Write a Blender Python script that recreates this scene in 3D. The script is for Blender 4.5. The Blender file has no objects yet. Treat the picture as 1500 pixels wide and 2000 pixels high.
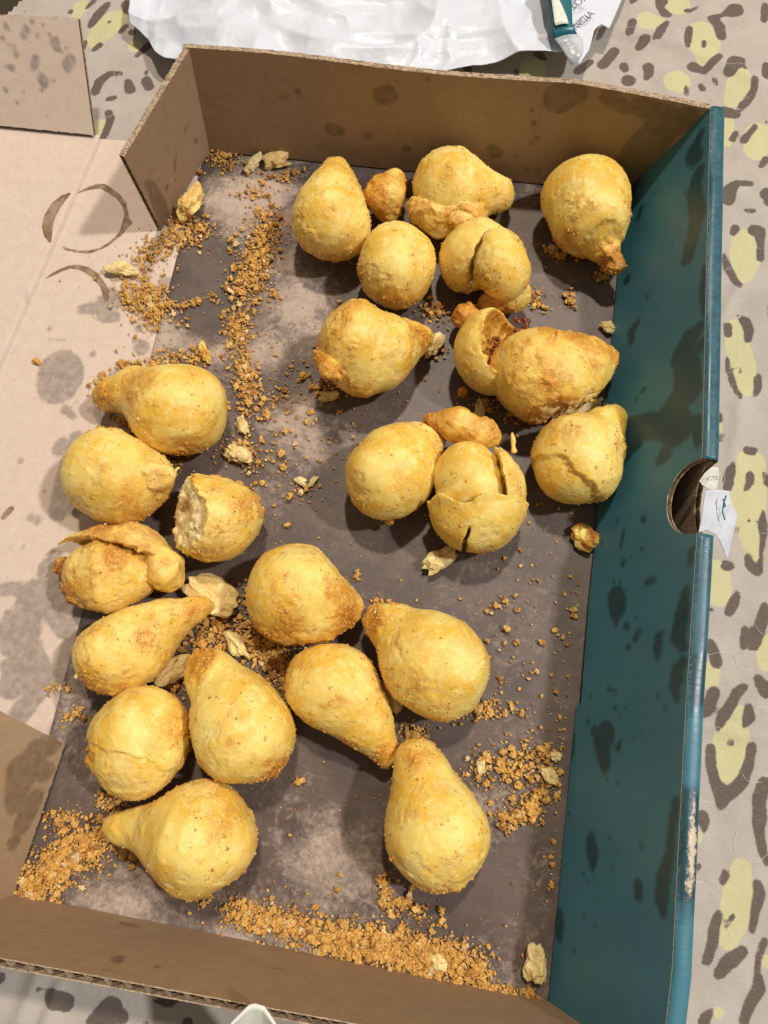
import bpy, math, random
import numpy as np
from mathutils import Matrix

# ------------------------------------------------------------------ camera, world, lamps, exposure
scene = bpy.context.scene
COL = scene.collection
F_PX = 1441.0                                   # focal length of the phone in pixels of the 1500 x 2000 picture
CAM_POS = np.array((0.17145795, 0.10810403, 0.35129508))
CAM_ROT = np.array(((0.9857064398, -0.1408788399, 0.0923902972),
                    (0.1600651067, 0.9542040395, -0.2527326901),
                    (-0.0525545066, 0.2639087030, 0.9631148531)))
cd = bpy.data.cameras.new('camera')
cd.sensor_fit = 'VERTICAL'; cd.sensor_height = 24.0; cd.sensor_width = 18.0
cd.lens = F_PX / 2000.0 * 24.0
cd.clip_start = 0.01; cd.clip_end = 20.0
cam = bpy.data.objects.new('camera', cd); COL.objects.link(cam)
m4 = Matrix.Identity(4)
for i in range(3):
    for j in range(3): m4[i][j] = float(CAM_ROT[i, j])
    m4[i][3] = float(CAM_POS[i])
cam.matrix_world = m4
scene.camera = cam

world = bpy.data.worlds.new('World'); scene.world = world; world.use_nodes = True
bg = world.node_tree.nodes['Background']
bg.inputs['Color'].default_value = (1.0, 0.92, 0.82, 1); bg.inputs['Strength'].default_value = 0.17

def ceiling_lamp(name, direction, dist, power, colour, soft):
    l = bpy.data.lights.new(name, 'POINT'); l.energy = power; l.color = colour; l.shadow_soft_size = soft
    o = bpy.data.objects.new(name, l); COL.objects.link(o)
    d = np.array(direction, float); d /= np.linalg.norm(d)
    o.location = tuple(np.array((0.12, 0.20, 0.0)) + d * dist)
    return o
ceiling_lamp('ceiling_lamp_right', (0.74, 0.14, 1.0), 4.2, 395, (0.98, 0.96, 0.96), 0.11)
ceiling_lamp('ceiling_lamp_back', (0.03, 0.47, 1.0), 4.2, 345, (1.0, 0.89, 0.75), 0.11)

vs = scene.view_settings
vs.view_transform = 'Standard'; vs.look = 'None'; vs.gamma = 1.0; vs.use_curve_mapping = False; vs.exposure = 0.20
scene.render.engine = 'CYCLES'
scene.render.resolution_x = 768; scene.render.resolution_y = 1024

# ------------------------------------------------------------------ measuring helpers
def P(px, py, z=0.0):
    """point of the horizontal plane at height z measured from the photograph"""
    d = CAM_ROT @ np.array(((px - 750) / F_PX, -(py - 1000) / F_PX, -1.0))
    return CAM_POS + d * ((z - CAM_POS[2]) / d[2])
def on_plane(px, py, p0, n):
    d = CAM_ROT @ np.array(((px - 750) / F_PX, -(py - 1000) / F_PX, -1.0))
    return CAM_POS + d * (np.dot(np.asarray(p0) - CAM_POS, n) / np.dot(d, n))
FWD = -CAM_ROT[:, 2]
def metres(rpx, p): return rpx * float(np.dot(np.asarray(p) - CAM_POS, FWD)) / F_PX

# ------------------------------------------------------------------ numeric helpers
def hash3(i, j, k, seed):
    with np.errstate(over='ignore'):
        h = (i.astype(np.uint32) * np.uint32(374761393) + j.astype(np.uint32) * np.uint32(668265263)
             + k.astype(np.uint32) * np.uint32(2246822519) + np.uint32((seed * 3266489917) & 0xffffffff))
        h = (h ^ (h >> np.uint32(13))) * np.uint32(1274126177)
        h = h ^ (h >> np.uint32(16))
    return h.astype(np.float64) * (2.0 / 4294967295.0) - 1.0
def noise(p, wavelength, seed=0):
    q = p / wavelength + 1000.0
    i = np.floor(q).astype(np.int64); f = q - i; f = f * f * f * (f * (f * 6 - 15) + 10)
    r = np.zeros(len(p))
    for a in (0, 1):
        wa = f[:, 0] if a else 1 - f[:, 0]
        for b in (0, 1):
            wb = wa * (f[:, 1] if b else 1 - f[:, 1])
            for c in (0, 1):
                r += wb * (f[:, 2] if c else 1 - f[:, 2]) * hash3(i[:, 0] + a, i[:, 1] + b, i[:, 2] + c, seed)
    return r
def smin(a, b, k):
    h = np.clip(0.5 + 0.5 * (b - a) / k, 0, 1)
    return b + (a - b) * h - k * h * (1 - h)
def sstep(x, a, b):
    t = np.clip((x - a) / (b - a), 0, 1); return t * t * (3 - 2 * t)
def seg_dist(p, a, b, r1, r2):
    ab = b - a; L = max(float(ab @ ab), 1e-12)
    t = np.clip(((p - a) @ ab) / L, 0, 1)
    return np.linalg.norm(p - a - t[:, None] * ab, axis=1) - (r1 + (r2 - r1) * t)
def chain_dist(p, nodes, k=0.0):
    """nodes: list of (point, radius)"""
    d = None
    if len(nodes) == 1: return np.linalg.norm(p - nodes[0][0], axis=1) - nodes[0][1]
    for (a, ra), (b, rb) in zip(nodes[:-1], nodes[1:]):
        s = seg_dist(p, a, b, ra, rb)
        d = s if d is None else (smin(d, s, k) if k else np.minimum(d, s))
    return d

def surface_nets(d, origin, h):
    nx, ny, nz = d.shape
    s = d < 0
    cnt = np.zeros((nx - 1, ny - 1, nz - 1), np.int8)
    for a in (0, 1):
        for b in (0, 1):
            for c in (0, 1): cnt += s[a:nx - 1 + a, b:ny - 1 + b, c:nz - 1 + c]
    mask = (cnt > 0) & (cnt < 8)
    idx = -np.ones(mask.shape, np.int64); cells = np.argwhere(mask); idx[mask] = np.arange(len(cells))
    acc = np.zeros((len(cells), 3)); num = np.zeros(len(cells))
    ci, cj, ck = cells.T
    cs = [(a, b, c) for a in (0, 1) for b in (0, 1) for c in (0, 1)]
    for A in cs:
        for B in cs:
            if sum(B) - sum(A) == 1 and all(y >= x for x, y in zip(A, B)):
                v0 = d[ci + A[0], cj + A[1], ck + A[2]]; v1 = d[ci + B[0], cj + B[1], ck + B[2]]
                x = (v0 < 0) != (v1 < 0)
                t = np.where(x, v0 / np.where(x, v0 - v1, 1), 0)
                pt = np.array(A)[None] + t[:, None] * (np.array(B) - np.array(A))[None]
                acc += pt * x[:, None]; num += x
    verts = (cells + acc / num[:, None]) * h + origin
    quads = []
    for ax in range(3):
        o1, o2 = (ax + 1) % 3, (ax + 2) % 3
        sl0 = [slice(None)] * 3; sl1 = [slice(None)] * 3
        sl0[ax] = slice(0, -1); sl1[ax] = slice(1, None)
        sl0[o1] = sl1[o1] = slice(1, -1); sl0[o2] = sl1[o2] = slice(1, -1)
        a, b = s[tuple(sl0)], s[tuple(sl1)]
        e = np.argwhere(a != b)
        inside_first = a[tuple(e.T)]
        e = e.copy(); e[:, o1] += 1; e[:, o2] += 1
        def cell(d1, d2):
            c = e.copy(); c[:, o1] += d1; c[:, o2] += d2; return idx[tuple(c.T)]
        q = np.stack([cell(-1, -1), cell(0, -1), cell(0, 0), cell(-1, 0)], 1)
        q[~inside_first] = q[~inside_first][:, ::-1]
        quads.append(q)
    return verts, np.concatenate(quads)

def mesh_from(name, verts, faces, smooth=True, attrs=None, mat_idx=None, colour=None):
    me = bpy.data.meshes.new(name)
    verts = np.asarray(verts, np.float32)
    if isinstance(faces, np.ndarray):
        n, k = faces.shape
        me.vertices.add(len(verts)); me.vertices.foreach_set('co', verts.ravel())
        me.loops.add(n * k); me.loops.foreach_set('vertex_index', faces.astype(np.int32).ravel())
        me.polygons.add(n); me.polygons.foreach_set('loop_start', np.arange(0, n * k, k, dtype=np.int32))
        me.update(calc_edges=True)
    else:
        me.from_pydata([tuple(map(float, v)) for v in verts], [], faces); me.update()
    n = len(me.polygons)
    me.polygons.foreach_set('use_smooth', np.full(n, smooth, bool))
    if mat_idx is not None: me.polygons.foreach_set('material_index', np.asarray(mat_idx, np.int32))
    for k, v in (attrs or {}).items():
        at = me.attributes.new(k, 'FLOAT', 'POINT'); at.data.foreach_set('value', np.asarray(v, np.float32))
    if colour is not None:
        at = me.attributes.new('tint', 'FLOAT_COLOR', 'POINT')
        c = np.ones((len(verts), 4), np.float32); c[:, :3] = colour; at.data.foreach_set('color', c.ravel())
    me.validate(); me.update()
    return me
def add(name, me, mats, parent=None, loc=None):
    o = bpy.data.objects.new(name, me); COL.objects.link(o)
    for m in (mats if isinstance(mats, (list, tuple)) else [mats]):
        if me is not None: me.materials.append(m)
    if parent is not None: o.parent = parent
    if loc is not None: o.location = tuple(map(float, loc))
    return o
def tag(o, label=None, cat=None, group=None, kind=None):
    for k, v in (('label', label), ('category', cat), ('group', group), ('kind', kind)):
        if v: o[k] = v
    return o

# ------------------------------------------------------------------ materials
class NT:
    def __init__(s, name):
        s.m = bpy.data.materials.new(name); s.m.use_nodes = True
        s.t = s.m.node_tree; s.b = s.t.nodes['Principled BSDF']; s.out = s.t.nodes['Material Output']
        g = s.t.nodes.new('ShaderNodeNewGeometry'); s.pos = g.outputs['Position']
    def n(s, typ, **kw):
        nd = s.t.nodes.new(typ)
        for k, v in kw.items(): setattr(nd, k, v)
        return nd
    def link(s, a, b): s.t.links.new(a, b)
    def put(s, sock, v):
        if hasattr(v, 'is_linked') or isinstance(v, bpy.types.NodeSocket): s.link(v, sock)
        elif isinstance(v, (tuple, list)) and len(v) == 3 and sock.type == 'RGBA': sock.default_value = (*v, 1)
        else: sock.default_value = v
    def noise(s, scale, detail=3, rough=0.55, vec=None, dist=0.0):
        nd = s.n('ShaderNodeTexNoise'); s.link(vec or s.pos, nd.inputs['Vector'])
        nd.inputs['Scale'].default_value = scale; nd.inputs['Detail'].default_value = detail
        nd.inputs['Roughness'].default_value = rough; nd.inputs['Distortion'].default_value = dist
        return nd.outputs['Fac']
    def voro(s, scale, feature='F1', out='Distance', vec=None, rnd=1.0):
        nd = s.n('ShaderNodeTexVoronoi', feature=feature); s.link(vec or s.pos, nd.inputs['Vector'])
        nd.inputs['Scale'].default_value = scale; nd.inputs['Randomness'].default_value = rnd
        return nd.outputs[out]
    def stretch(s, v):
        nd = s.n('ShaderNodeVectorMath', operation='MULTIPLY'); s.link(s.pos, nd.inputs[0]); nd.inputs[1].default_value = v
        return nd.outputs[0]
    def attr(s, name, out='Fac'):
        nd = s.n('ShaderNodeAttribute'); nd.attribute_name = name; return nd.outputs[out]
    def math(s, op, a, b=0.0, c=0.0, clamp=False):
        nd = s.n('ShaderNodeMath', operation=op); nd.use_clamp = clamp
        for i, v in enumerate((a, b, c)): s.put(nd.inputs[i], v)
        return nd.outputs[0]
    def ramp(s, x, lo, hi, a=0.0, b=1.0):
        nd = s.n('ShaderNodeMapRange'); nd.interpolation_type = 'SMOOTHSTEP'
        s.put(nd.inputs['Value'], x)
        nd.inputs['From Min'].default_value = lo; nd.inputs['From Max'].default_value = hi
        nd.inputs['To Min'].default_value = a; nd.inputs['To Max'].default_value = b
        return nd.outputs[0]
    def mix(s, fac, a, b, mode='MIX'):
        nd = s.n('ShaderNodeMix', data_type='RGBA', blend_type=mode)
        s.put(nd.inputs[0], fac); s.put(nd.inputs[6], a); s.put(nd.inputs[7], b)
        return nd.outputs[2]
    def bump(s, h, strength=0.5, dist=0.001, normal=None):
        nd = s.n('ShaderNodeBump'); nd.inputs['Strength'].default_value = strength; nd.inputs['Distance'].default_value = dist
        s.link(h, nd.inputs['Height'])
        if normal is not None: s.link(normal, nd.inputs['Normal'])
        return nd.outputs[0]
    def set(s, **kw):
        for k, v in kw.items(): s.put(s.b.inputs[k.replace('_', ' ')], v)
        return s.m

def mat_croquette():
    t = NT('fried_crust')
    toast, inner = t.attr('toast'), t.attr('inner')
    n1, n2, n3 = t.noise(60, 4), t.noise(240, 5, 0.7), t.noise(900, 3, 0.7)
    c = t.mix(t.ramp(n1, 0.36, 0.64), (0.84, 0.510, 0.068), (0.93, 0.695, 0.190))
    c = t.mix(t.math('MULTIPLY', t.ramp(n2, 0.50, 0.66), 0.6), c, (0.95, 0.78, 0.30))
    tv = t.math('ADD', toast, t.math('MULTIPLY', t.math('SUBTRACT', n2, 0.5), 1.1))
    c = t.mix(t.ramp(tv, 0.18, 0.66, 0, 0.88), c, (0.66, 0.28, 0.022))
    tv2 = t.math('ADD', toast, t.math('MULTIPLY', t.math('SUBTRACT', n3, 0.5), 1.7))
    c = t.mix(t.ramp(tv2, 0.55, 1.0, 0, 0.85), c, (0.36, 0.115, 0.012))
    pf = t.math('MULTIPLY', t.ramp(t.noise(620, 3, 0.7), 0.54, 0.64), t.ramp(n1, 0.40, 0.60, 0.75, 0.10))
    c = t.mix(t.math('MULTIPLY', pf, 0.7), c, (0.92, 0.76, 0.30))
    fl = t.math('MULTIPLY', t.ramp(t.noise(300, 4, 0.75), 0.615, 0.66), t.ramp(t.noise(55, 2), 0.48, 0.60, 0.0, 0.85))
    c = t.mix(fl, c, (0.44, 0.15, 0.016))
    hs = t.math('LESS_THAN', t.voro(62), 0.022)
    c = t.mix(t.math('MULTIPLY', hs, 0.8), c, (0.10, 0.06, 0.015))
    ci = t.mix(t.ramp(n3, 0.35, 0.65), (0.84, 0.61, 0.24), (0.93, 0.77, 0.42))
    ci = t.mix(t.ramp(toast, 0.3, 0.9, 0, 0.7), ci, (0.50, 0.22, 0.04))
    c = t.mix(t.ramp(inner, 0.15, 0.8), c, ci)
    r = t.ramp(n2, 0.3, 0.7, 0.28, 0.52)
    crumb = t.math('ADD', t.ramp(tv, 0.0, 0.6, 0.30, 1.0), inner)
    h = t.math('ADD', t.math('MULTIPLY', n3, 0.8), t.math('MULTIPLY', t.voro(1000), -0.5))
    h = t.math('MULTIPLY', h, crumb)
    h = t.math('ADD', h, t.math('MULTIPLY', pf, 0.35))
    h = t.math('ADD', h, t.math('MULTIPLY', t.noise(1700, 3, 0.65), 0.24))
    h = t.math('ADD', h, t.math('MULTIPLY', fl, 0.5))
    nb = t.bump(h, 0.5, 0.0009)
    return t.set(Base_Color=c, Roughness=r, Normal=nb, Subsurface_Weight=0.42, Subsurface_Radius=(1.0, 0.52, 0.14), Subsurface_Scale=0.0035, Specular_IOR_Level=0.42)
def mat_filling():
    t = NT('meat_filling')
    c = t.mix(t.ramp(t.noise(500, 4), 0.35, 0.65), (0.10, 0.02, 0.006), (0.27, 0.08, 0.02))
    return t.set(Base_Color=c, Roughness=0.3, Normal=t.bump(t.noise(1200, 3), 0.6, 0.001))
def mat_crumb():
    t = NT('breadcrumb')
    c = t.mix(t.ramp(t.noise(1300, 3), 0.4, 0.7), t.attr('tint', 'Color'), (0.70, 0.40, 0.11))
    return t.set(Base_Color=c, Roughness=0.6, Normal=t.bump(t.noise(2500, 2), 0.5, 0.0004), Subsurface_Weight=0.08, Subsurface_Radius=(1, .5, .2), Subsurface_Scale=0.001)

def kraft_nodes(t, pale, dark):
    fib = t.noise(900, 3, 0.6, vec=t.stretch((1.0, 0.25, 1.0)))
    c = t.mix(t.ramp(t.noise(160, 5, 0.7), 0.3, 0.7), dark, pale)
    c = t.mix(t.math('MULTIPLY', t.ramp(fib, 0.55, 0.8), 0.35), c, tuple(min(1, x * 1.25) for x in pale))
    c = t.mix(t.math('MULTIPLY', t.ramp(t.noise(620, 2), 0.64, 0.70), 0.3), c, tuple(x * 0.55 for x in dark))
    return c
def mat_kraft(name, pale, dark, wet, floor=False):
    t = NT(name)
    c = kraft_nodes(t, pale, dark)
    g = t.math('ADD', t.attr('grease'), t.math('MULTIPLY', t.math('SUBTRACT', t.noise(420, 4, 0.65), 0.5), 0.0034))
    gm = t.math('MULTIPLY', t.ramp(g, -0.0013, 0.0011, 1.0, 0.0), t.ramp(t.noise(230, 4, 0.7), 0.3, 0.7, 0.6, 1.0))
    if floor:
        dr = t.math('ADD', t.attr('dry'), t.math('MULTIPLY', t.math('SUBTRACT', t.noise(85, 6, 0.75), 0.5), 1.45))
        dr = t.math('ADD', dr, t.math('MULTIPLY', t.math('SUBTRACT', t.noise(420, 4, 0.75), 0.5), 1.0))
        vein = t.math('ABSOLUTE', t.math('SUBTRACT', t.noise(70, 5, 0.65, dist=0.6), 0.5))
        dr = t.math('ADD', dr, t.ramp(vein, 0.0, 0.06, 0.20, 0.0))
        grain = t.noise(300, 4, 0.7, vec=t.stretch((0.15, 1.6, 1.0)))
        wc = t.mix(t.ramp(grain, 0.3, 0.72), tuple(x * 0.93 for x in wet), tuple(x * 1.06 for x in wet))
        wc = t.mix(t.ramp(t.noise(34, 5, 0.65), 0.42, 0.60), wc, tuple(x * 0.74 for x in wet))
        c = t.mix(t.ramp(dr, 0.10, 1.15), wc, c)
        gm2 = t.math('MULTIPLY', gm, t.ramp(dr, 0.2, 1.3, 1.0, 0.65))
        c = t.mix(gm2, c, wc)
        rough = t.ramp(dr, 0.1, 0.8, 0.42, 0.8)
    else:
        c = t.mix(t.math('MULTIPLY', gm, 0.88), c, wet)
        rough = t.math('SUBTRACT', 0.82, t.math('MULTIPLY', gm, 0.3))
    ring = t.math('ADD', t.attr('ring'), t.math('MULTIPLY', t.math('SUBTRACT', t.noise(500, 4, 0.7), 0.5), 0.0011))
    rm = t.ramp(ring, -0.0003, 0.0003, 1.0, 0.0)
    rc = t.mix(t.ramp(ring, -0.0016, -0.0002), (0.25, 0.135, 0.060), (0.17, 0.085, 0.035))
    c = t.mix(t.math('MULTIPLY', rm, t.ramp(t.noise(160, 4, 0.7), 0.35, 0.65, 0.62, 0.95)), c, rc)
    rough = t.mix(rm, rough, (0.12, 0.12, 0.12))
    bmp = t.math('ADD', t.math('MULTIPLY', t.noise(700, 4, 0.7), 0.6), t.noise(130, 3))
    return t.set(Base_Color=c, Roughness=rough, Normal=t.bump(bmp, 0.28, 0.0006), Specular_IOR_Level=0.35)
def mat_kraft_edge():
    t = NT('kraft_raw_edge')
    c = t.mix(t.ramp(t.noise(700, 4, 0.7), 0.35, 0.65), (0.30, 0.20, 0.12), (0.58, 0.44, 0.30))
    return t.set(Base_Color=c, Roughness=0.9, Normal=t.bump(t.noise(1500, 3), 0.6, 0.0006))
def mat_teal():
    t = NT('teal_printed_card')
    c = t.mix(t.ramp(t.noise(40, 3), 0.3, 0.7), (0.046, 0.168, 0.225), (0.055, 0.188, 0.243))
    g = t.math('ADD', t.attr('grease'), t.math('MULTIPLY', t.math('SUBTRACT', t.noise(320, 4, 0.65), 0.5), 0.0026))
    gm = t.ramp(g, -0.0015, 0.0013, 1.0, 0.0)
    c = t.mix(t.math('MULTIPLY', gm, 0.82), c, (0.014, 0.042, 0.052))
    sc = t.math('ADD', t.attr('scuff'), t.math('MULTIPLY', t.math('SUBTRACT', t.noise(700, 4, 0.8), 0.5), 0.0018))
    c = t.mix(t.ramp(sc, -0.0004, 0.0006, 0.75, 0.0), c, (0.30, 0.40, 0.40))
    tn = t.math('ADD', t.attr('tear'), t.math('MULTIPLY', t.math('SUBTRACT', t.noise(500, 4, 0.8), 0.5), 0.004))
    c = t.mix(t.ramp(tn, -0.0004, 0.0004, 1.0, 0.0), c, (0.62, 0.50, 0.36))
    c = t.mix(t.ramp(t.noise(1600, 1), 0.80, 0.83), c, (0.5, 0.55, 0.5))
    r = t.math('SUBTRACT', t.ramp(t.noise(90, 4), 0.3, 0.7, 0.36, 0.50), t.math('MULTIPLY', gm, 0.10))
    grain = t.noise(500, 3, 0.6, vec=t.stretch((0.2, 1.0, 0.2)))
    return t.set(Base_Color=c, Roughness=r, Normal=t.bump(grain, 0.16, 0.0006), Specular_IOR_Level=0.4)
def mat_cloth():
    t = NT('leopard_print_cloth')
    wob = t.math('MULTIPLY', t.math('SUBTRACT', t.noise(330, 3), 0.5), 0.0013)
    wob = t.math('ADD', wob, t.math('MULTIPLY', t.math('SUBTRACT', t.noise(1500, 2), 0.5), 0.0006))
    weave = t.noise(1500, 2, 0.6, vec=t.stretch((0.22, 1.5, 1.0)))
    weft = t.noise(1400, 2, 0.6, vec=t.stretch((1.5, 0.25, 1.0)))
    c = t.mix(t.ramp(t.noise(60, 4), 0.3, 0.7), (0.455, 0.40, 0.345), (0.51, 0.455, 0.395))
    ym = t.ramp(t.math('ADD', t.attr('yellow'), wob), -0.0005, 0.0005, 1.0, 0.0)
    c = t.mix(ym, c, (0.60, 0.555, 0.31))
    bm = t.ramp(t.math('ADD', t.attr('spot'), wob), -0.0005, 0.0005, 1.0, 0.0)
    sc = t.mix(t.ramp(weave, 0.4, 0.7), (0.12, 0.090, 0.074), (0.175, 0.136, 0.114))
    c = t.mix(bm, c, sc)
    c = t.mix(t.ramp(weave, 0.35, 0.7, 0.10, 0.0), c, (0.25, 0.22, 0.19))
    h = t.math('ADD', t.math('ADD', t.math('MULTIPLY', weave, 0.6), t.math('MULTIPLY', weft, 0.4)), t.math('MULTIPLY', t.noise(110, 4, 0.6), 2.6))
    return t.set(Base_Color=c, Roughness=0.85, Normal=t.bump(h, 0.5, 0.0006), Specular_IOR_Level=0.2)
def mat_paper(name, col, rough=0.5, trans=0.0, bump=0.25):
    t = NT(name)
    c = t.mix(t.ramp(t.noise(55, 4), 0.3, 0.7), tuple(x * 0.95 for x in col), col)
    return t.set(Base_Color=c, Roughness=rough, Normal=t.bump(t.noise(240, 5, 0.6), bump, 0.0012), Transmission_Weight=trans, Specular_IOR_Level=0.4)
def mat_plain(name, col, rough=0.6):
    t = NT(name)
    c = t.mix(t.ramp(t.noise(400, 3), 0.3, 0.7), tuple(x * 0.88 for x in col), col)
    return t.set(Base_Color=c, Roughness=rough)

M_CROQ = mat_croquette(); M_FILL = mat_filling(); M_CRUMB = mat_crumb()
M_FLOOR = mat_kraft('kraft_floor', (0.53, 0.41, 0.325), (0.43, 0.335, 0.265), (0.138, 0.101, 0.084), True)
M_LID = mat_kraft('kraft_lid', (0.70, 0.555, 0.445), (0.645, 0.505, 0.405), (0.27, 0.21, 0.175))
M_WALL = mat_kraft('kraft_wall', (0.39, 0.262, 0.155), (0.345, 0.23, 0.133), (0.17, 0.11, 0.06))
M_EDGE = mat_kraft_edge(); M_TEAL = mat_teal(); M_CLOTH = mat_cloth()
M_BAG = mat_paper('white_bag_film', (0.70, 0.73, 0.79), 0.34, bump=0.35)
M_RECEIPT = mat_paper('receipt_paper', (0.70, 0.72, 0.78), 0.55, bump=0.08)
M_NAPKIN = mat_paper('cream_paper', (0.84, 0.83, 0.72), 0.7, bump=0.1)
M_INK = mat_plain('grey_ink', (0.12, 0.12, 0.13)); M_TEALINK = mat_plain('teal_ink', (0.02, 0.25, 0.26))
M_TEALFILM = mat_plain('teal_film', (0.010, 0.135, 0.17), 0.3); M_LABEL = mat_plain('cream_label', (0.80, 0.79, 0.68), 0.4)
M_LINT = mat_plain('white_lint', (0.85, 0.82, 0.78), 0.7)
M_GROUND = mat_plain('dark_floor', (0.060, 0.045, 0.022), 0.6)
def mat_film():
    t = NT('clear_film')
    return t.set(Base_Color=(0.78, 0.80, 0.82), Roughness=0.22, Transmission_Weight=0.55, IOR=1.3, Normal=t.bump(t.noise(300, 3), 0.4, 0.001))
M_FILM = mat_film()

# ------------------------------------------------------------------ marks measured on surfaces
def strokes(zooms, unproject, grow=1.0):
    """lists of (x, y, r) nodes in an enlarged crop -> chains of 3-D points with radii in metres"""
    out = []
    for ox, oy, s, items in zooms:
        for it in items:
            ch = []
            for (x, y, r) in it:
                p = unproject(ox + x / s, oy + y / s); ch.append((p, metres(r / s, p) * grow))
            out.append(ch)
    return out
def field(p, chains, far=0.05, n=None):
    d = np.full(len(p), far)
    if n is not None:                                    # distances within the wall's own plane
        p = p - np.outer(p @ n, n); chains = [[(c - n * (c @ n), r) for c, r in ch] for ch in chains]
    for ch in chains:
        c = np.mean([n[0] for n in ch], axis=0); R = max(np.linalg.norm(n[0] - c) + n[1] for n in ch) + 0.012
        m = np.abs(p - c).max(axis=1) < R
        if m.any(): d[m] = np.minimum(d[m], chain_dist(p[m], ch))
    return np.clip(d, -0.02, far)

# ------------------------------------------------------------------ the setting: tablecloth on a table
ZC = -0.0052
SPOT_Z = [
 (1100, 0, 3.75, [[(515,0,35),(500,30,20)],[(720,0,45),(700,40,25),(745,95,35),(780,105,22)],[(905,65,18),(930,70,15),(990,40,10)],
  [(1260,65,60),(1240,75,50),(1170,100,18),(1090,130,30),(1140,190,40),(1155,280,32)],[(1490,20,25),(1480,130,25)],[(505,170,30),(480,255,28)],
  [(760,165,18),(715,220,32),(680,290,30)],[(590,310,38),(550,360,25)],[(290,210,25),(255,280,15)],[(375,375,35),(290,475,38)],[(200,450,25),(110,520,35)],
  [(920,215,25),(910,290,28),(900,370,15)],[(1025,320,20),(1025,355,13)],[(945,500,40),(1030,530,25),(1090,470,28),(1140,420,25)],
  [(1210,540,42),(1255,460,50),(1295,450,30),(1325,520,14)],[(1490,490,35),(1490,560,40)],[(440,485,30),(450,520,25)],[(475,600,48)],
  [(620,500,38),(625,550,32),(600,590,18)],[(900,650,20),(900,690,18)],[(1005,630,20),(1020,655,22)],[(1105,590,20),(1115,625,15)],[(1075,725,15)],
  [(1390,600,25),(1395,660,22),(1350,740,30),(1310,780,30)],[(1180,820,45),(1260,840,35)],[(1265,970,18),(1240,1020,25)],[(1410,920,18),(1320,1030,28)],
  [(1490,885,12)],[(1490,1160,25),(1450,1215,20)],[(1370,1350,22),(1270,1345,25),(1215,1400,45),(1200,1480,45)],[(1490,1430,50)]]),
 (1300, 400, 5, [[(770,70,22),(820,80,28),(890,65,10)],[(670,250,45),(650,290,30)],[(850,260,55),(910,270,55),(920,400,30),(920,530,38)],
  [(565,500,20),(600,620,38),(710,800,32)],[(605,1180,40),(610,1260,38)],[(710,1080,12),(770,1140,45),(810,1240,42),(795,1330,32)],
  [(592,1480,14),(610,1600,28),(650,1740,30),(710,1890,25)],[(705,1590,15),(735,1650,14)],[(895,1690,35),(895,1790,35),(860,1890,15)],[(990,1000,15),(995,1110,20)],[(980,0,30)]]),
 (1300, 800, 5, [[(515,60,30),(520,110,30)],[(540,255,25),(535,310,22)],[(790,400,40),(860,410,38)],[(640,560,35),(610,680,50),(600,760,45)],
  [(820,640,38),(825,710,35),(780,780,22)],[(970,630,25),(1000,720,40)],[(810,1090,22)],
  [(950,1000,18),(940,1120,45),(945,1230,35),(930,1400,20),(930,1480,20),(890,1570,55),(820,1530,45),(800,1430,30)],[(685,1150,20),(685,1220,18)],
  [(585,1530,55),(610,1530,45)],[(690,1800,30),(650,1900,50),(610,1980,45)],[(965,1920,35),(950,2000,50)],[(420,1960,30)]]),
 (1300, 1200, 5, [[(775,150,38),(765,310,40)],[(940,50,55),(890,220,58),(870,310,45)],[(420,300,60),(470,380,50),(490,470,55)],[(465,760,55),(420,920,60),(390,970,40)],
  [(760,710,38),(690,770,45),(640,880,48),(570,1000,55),(520,1100,30),(510,1140,14)],[(900,630,45),(980,740,75)],[(810,900,35),(820,1000,58),(785,1090,25)],[(650,1255,35)],
  [(455,1310,45),(450,1480,48),(490,1640,50),(560,1760,80),(650,1740,60),(760,1630,55),(830,1450,45),(855,1290,42)],[(550,1860,50)],[(980,1650,60),(920,1800,60),(930,1990,65)],[(365,1980,60)],[(600,665,12)]]),
 (1300, 1600, 5, [[(375,30,55),(385,110,25)],[(320,440,25),(285,530,12)],[(590,530,38),(550,620,30)],[(910,30,55),(930,200,45),(960,340,40),(1000,420,40)],
  [(900,640,45),(920,730,55),(880,900,42),(850,1090,32)],[(510,930,40),(470,1080,50),(455,1230,50),(405,1390,45)],[(660,940,22),(605,1030,22)],
  [(760,1300,50),(620,1400,70),(530,1520,50)],[(980,1200,35),(920,1350,30),(910,1500,30),(930,1660,60),(820,1850,50),(770,2000,40)],[(450,1870,25),(380,1980,55)]]),
 (0, 0, 3.75, [[(790,40,25),(720,120,35),(665,190,25)],[(690,20,20),(640,70,12)],[(930,40,40),(950,65,50)],[(1040,15,30)],[(805,172,16)],[(520,95,22)],[(930,190,16),(885,240,18)],
  [(620,310,20),(605,360,22)],[(730,335,25),(690,370,18)],[(970,240,28)],[(1090,330,30),(1000,410,15)],[(880,530,18),(800,530,22),(720,590,32),(690,660,32)],[(930,590,28),(945,640,40)],  # one stroke here is a dark patch along the bag's left edge
  [(1068,520,20)],[(1065,580,35),(1085,620,35)],[(830,700,20),(780,712,18)],[(790,815,28),(810,870,28),(760,1000,25)],[(150,5,12)],[(190,90,10)]]),
 (0, 1850, 2.5, [[(0,150,25)],[(200,205,15)],[(260,240,40),(320,270,40)],[(540,310,60),(455,360,30)],[(600,340,30)],[(715,365,15)],[(915,370,25)]]),
]
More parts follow.
